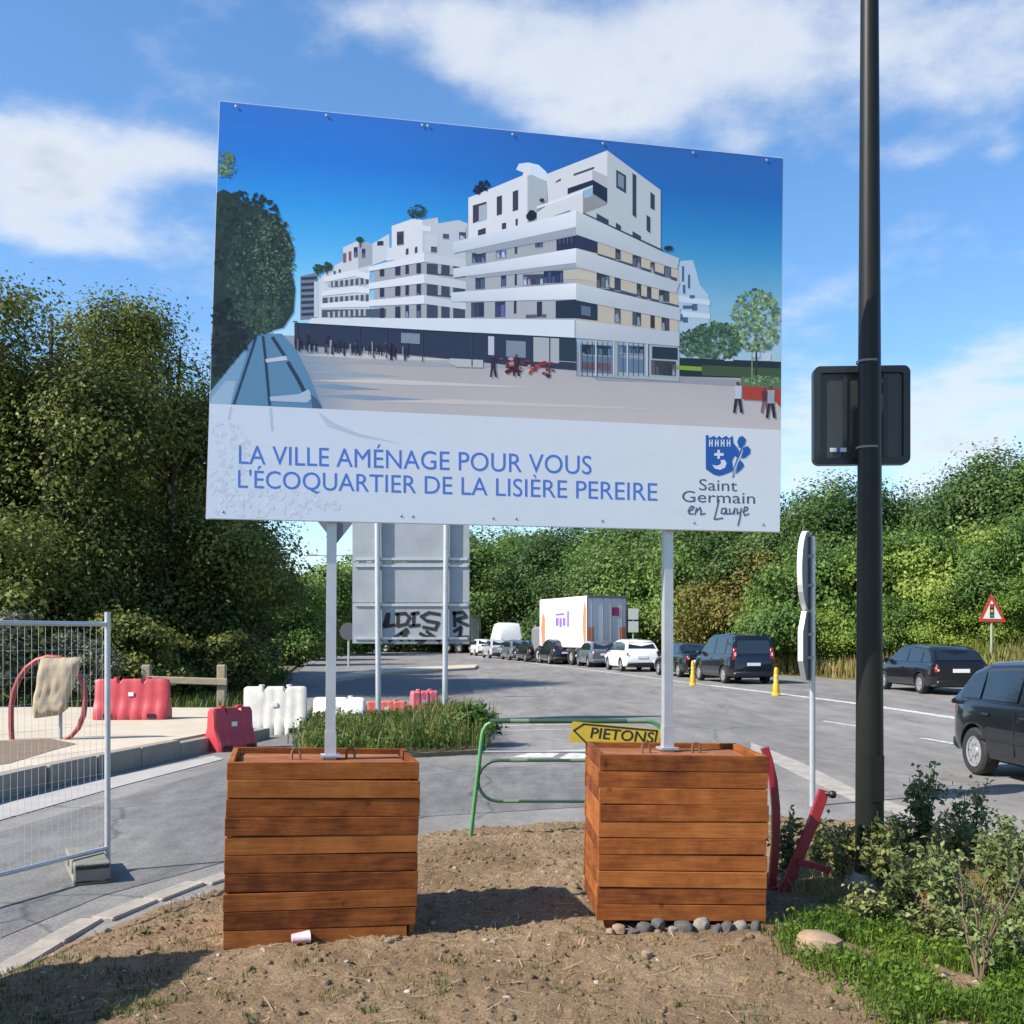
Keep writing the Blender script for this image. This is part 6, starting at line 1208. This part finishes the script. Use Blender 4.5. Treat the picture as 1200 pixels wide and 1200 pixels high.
for k, a in enumerate((('tallest leafy shrub right of the lamp column', 1082, 1012, 900, 7, .16, 46, .042), ('leafy shrub in front of the near car, right of the tallest one', 1138, 1018, 915, 6, .2, 40, .04), ('spreading low shrub at the right edge below the near car', 1190, 1030, 965, 7, .3, 42, .038), ('small dark shrub between the red steel arch and the lamp column', 922, 1040, 948, 5, .12, 34, .042), ('pale shrub just left of the lamp column', 985, 1030, 950, 7, .18, 40, .04, 'shrub_y'), ('pale leafy shrub wrapped round the foot of the lamp column', 1030, 1045, 965, 7, .2, 44, .04, 'shrub_y'), ('low shrub in front of the lamp column, above the grass', 1062, 1082, 1008, 7, .24, 42, .036, 'shrub_y'), ('loose shrub right of the low one, over bare soil', 1110, 1075, 985, 6, .22, 40, .038), ('twiggy half-bare shrub at the lower right', 1148, 1152, 1010, 7, .26, 18, .03, 'shrub', 0, .3), ('small shrub at the right edge in the grass', 1206, 1090, 1010, 6, .2, 36, .036), ('tiny shrub at the edge of the grass near the flat rock', 1010, 1085, 1045, 6, .14, 30, .03, 'shrub_y'), ('leafy shrub behind the twiggy one at the right edge', 1176, 1060, 985, 6, .2, 40, .036, 'shrub_y'),
    ('pale shrub between lamp column and the tallest shrub', 1056, 1008, 952, 7, .2, 40, .038, 'shrub_y'), ('pale shrub between the two shrubs before the near car', 1112, 1022, 948, 7, .2, 40, .036, 'shrub_y'), ('low shrub behind the red steel arch, near the thin sign post', 958, 1012, 968, 7, .18, 36, .036, 'shrub_y'), ('low green shrub at the far right over the road edge', 1160, 1040, 978, 7, .24, 44, .036), ('loose yellowish shrub in the middle of the bed', 1090, 1052, 1000, 7, .24, 42, .034, 'shrub_y'), ('low shrub left of the twiggy one, at the back of the grass', 1092, 1108, 1050, 7, .2, 40, .032, 'shrub_y'), ('small leafy shrub right of the twiggy one', 1196, 1130, 1072, 7, .2, 40, .032))):
    lab, px, py, ty, ns, sp_, lv, sz = a[:8]; shrub(lab, px, py, ty, ns, sp_, lv, sz, a[8] if len(a) > 8 else 'shrub', k, a[10] if len(a) > 10 else 0)

# ------------------------------------------------------------------ stones, cup and litter
MT['stone_grey'] = mat('grey stone', (.085, .08, .078), .9, var=.4, scale=18, bump=.4, bscale=40); MT['stone_pale'] = mat('pale stone', (.21, .185, .155), .9, var=.35, scale=18, bump=.4, bscale=40); MT['stone_brown'] = mat('brown stone', (.27, .19, .125), .9, var=.3, scale=14, bump=.5, bscale=40)
def stone(name, label, loc, dim, m, seed, group=None):
    bm = bmesh.new(); bmesh.ops.create_icosphere(bm, subdivisions=2, radius=1); r = random.Random(seed); o = Vector((r.random()*50, r.random()*50, 0))
    for v in bm.verts:
        n = v.co.normalized(); k = 1+.28*mnoise.noise(n*1.3+o)+.12*mnoise.noise(n*3+o); c = n*k; c = Vector(tuple(max(-.8, min(.8, a)) for a in c)); v.co = Vector((c.x*dim[0]/1.6, c.y*dim[1]/1.6, c.z*dim[2]/1.6))
    me = bpy.data.meshes.new(name); bm.to_mesh(me); bm.free(); me.materials.append(m); me.polygons.foreach_set('use_smooth', [True]*len(me.polygons)); me.set_sharp_from_angle(angle=RAD(35)); ob = link(name, me, loc=loc); ob.rotation_euler = (0, 0, r.uniform(0, 6)); return tag(ob, label, 'stone', group)
RUB = ((716, 9, 7, 'stone_brown'), (727, 17, 10, 'stone_brown'), (743, 12, 9, 'stone_grey'), (757, 17, 12, 'stone_grey'), (774, 15, 13, 'stone_grey'), (790, 11, 11, 'stone_pale'), (803, 22, 16, 'stone_grey'), (826, 19, 15, 'stone_pale'), (842, 10, 10, 'stone_grey'), (855, 15, 13, 'stone_grey'), (872, 17, 14, 'stone_pale'), (888, 11, 12, 'stone_grey'))
ORD = ('leftmost', 'second', 'third', 'fourth', 'fifth', 'sixth', 'seventh', 'eighth', 'ninth', 'tenth', 'eleventh', 'rightmost')
for k, (px, w, h, m) in enumerate(RUB):
    p = gp(px, 1096, .1); s = p.y/F; yb = (.06, .09, .045)[k % 3]; lab = ORD[k]+(' ' if k in (0, 11) else ' from the left of the ')+('of the ' if k in (0, 11) else '')+'stones wedged under the right crate'
    stone('stone', lab, (p.x, p.y+yb, gz(p.x, p.y)+h*s*.2), (w*s, w*s*.9, h*s*1.1), MT[m], k, 'stones under the right crate')
p = gp(960, 1118, .1); stone('rock', 'flat brown rock lying in the green grass', (p.x, p.y, gz(p.x, p.y)+.04), (.24, .16, .12), MT['stone_brown'], 31)
p = gp(758, 1124, .1); stone('stone', 'lone dark stone on the soil in front of the right crate', (p.x, p.y, gz(p.x, p.y)+.015), (.05, .05, .05), MT['stone_brown'], 37)
p = gp(458, 1106, .1); stone('wood_chip', 'small pale chip lying before the left crate', (p.x, p.y, gz(p.x, p.y)+.01), (.09, .03, .02), MT['stone_pale'], 41)['category'] = 'chip'
p = gp(352, 1110, .1); cup = thing('paper_cup', 'crushed pink paper cup on its side before the left crate', 'cup', (p.x, p.y, gz(p.x, p.y)+.038), RAD(20)); MT['cup'] = mat('pink paper', (.6, .26, .38), .5, var=.25, scale=25, col2=(.72, .6, .66))
c = MB(); prof_ = [(.0, -.045), (.026, -.045), (.028, -.043), (.037, .045), (.039, .047), (.037, .049), (.035, .045), (.027, -.038), (.0, -.04)]; c.lathe(prof_, 20, cap=False)
c.v = [(z, x*(1+.15*math.sin(z*60)), y*(.82+.2*math.sin(x*90+z*40)*.5)) for x, y, z in c.v]; c.build('body', MT['cup'], cup, 50); r_ = MB(); r_.tube([(.047, .038*math.cos(a*.524), .031*math.sin(a*.524)) for a in range(12)], .003, 5, closed=True); r_.build('rim', MT['bar_clean'], cup, 60)
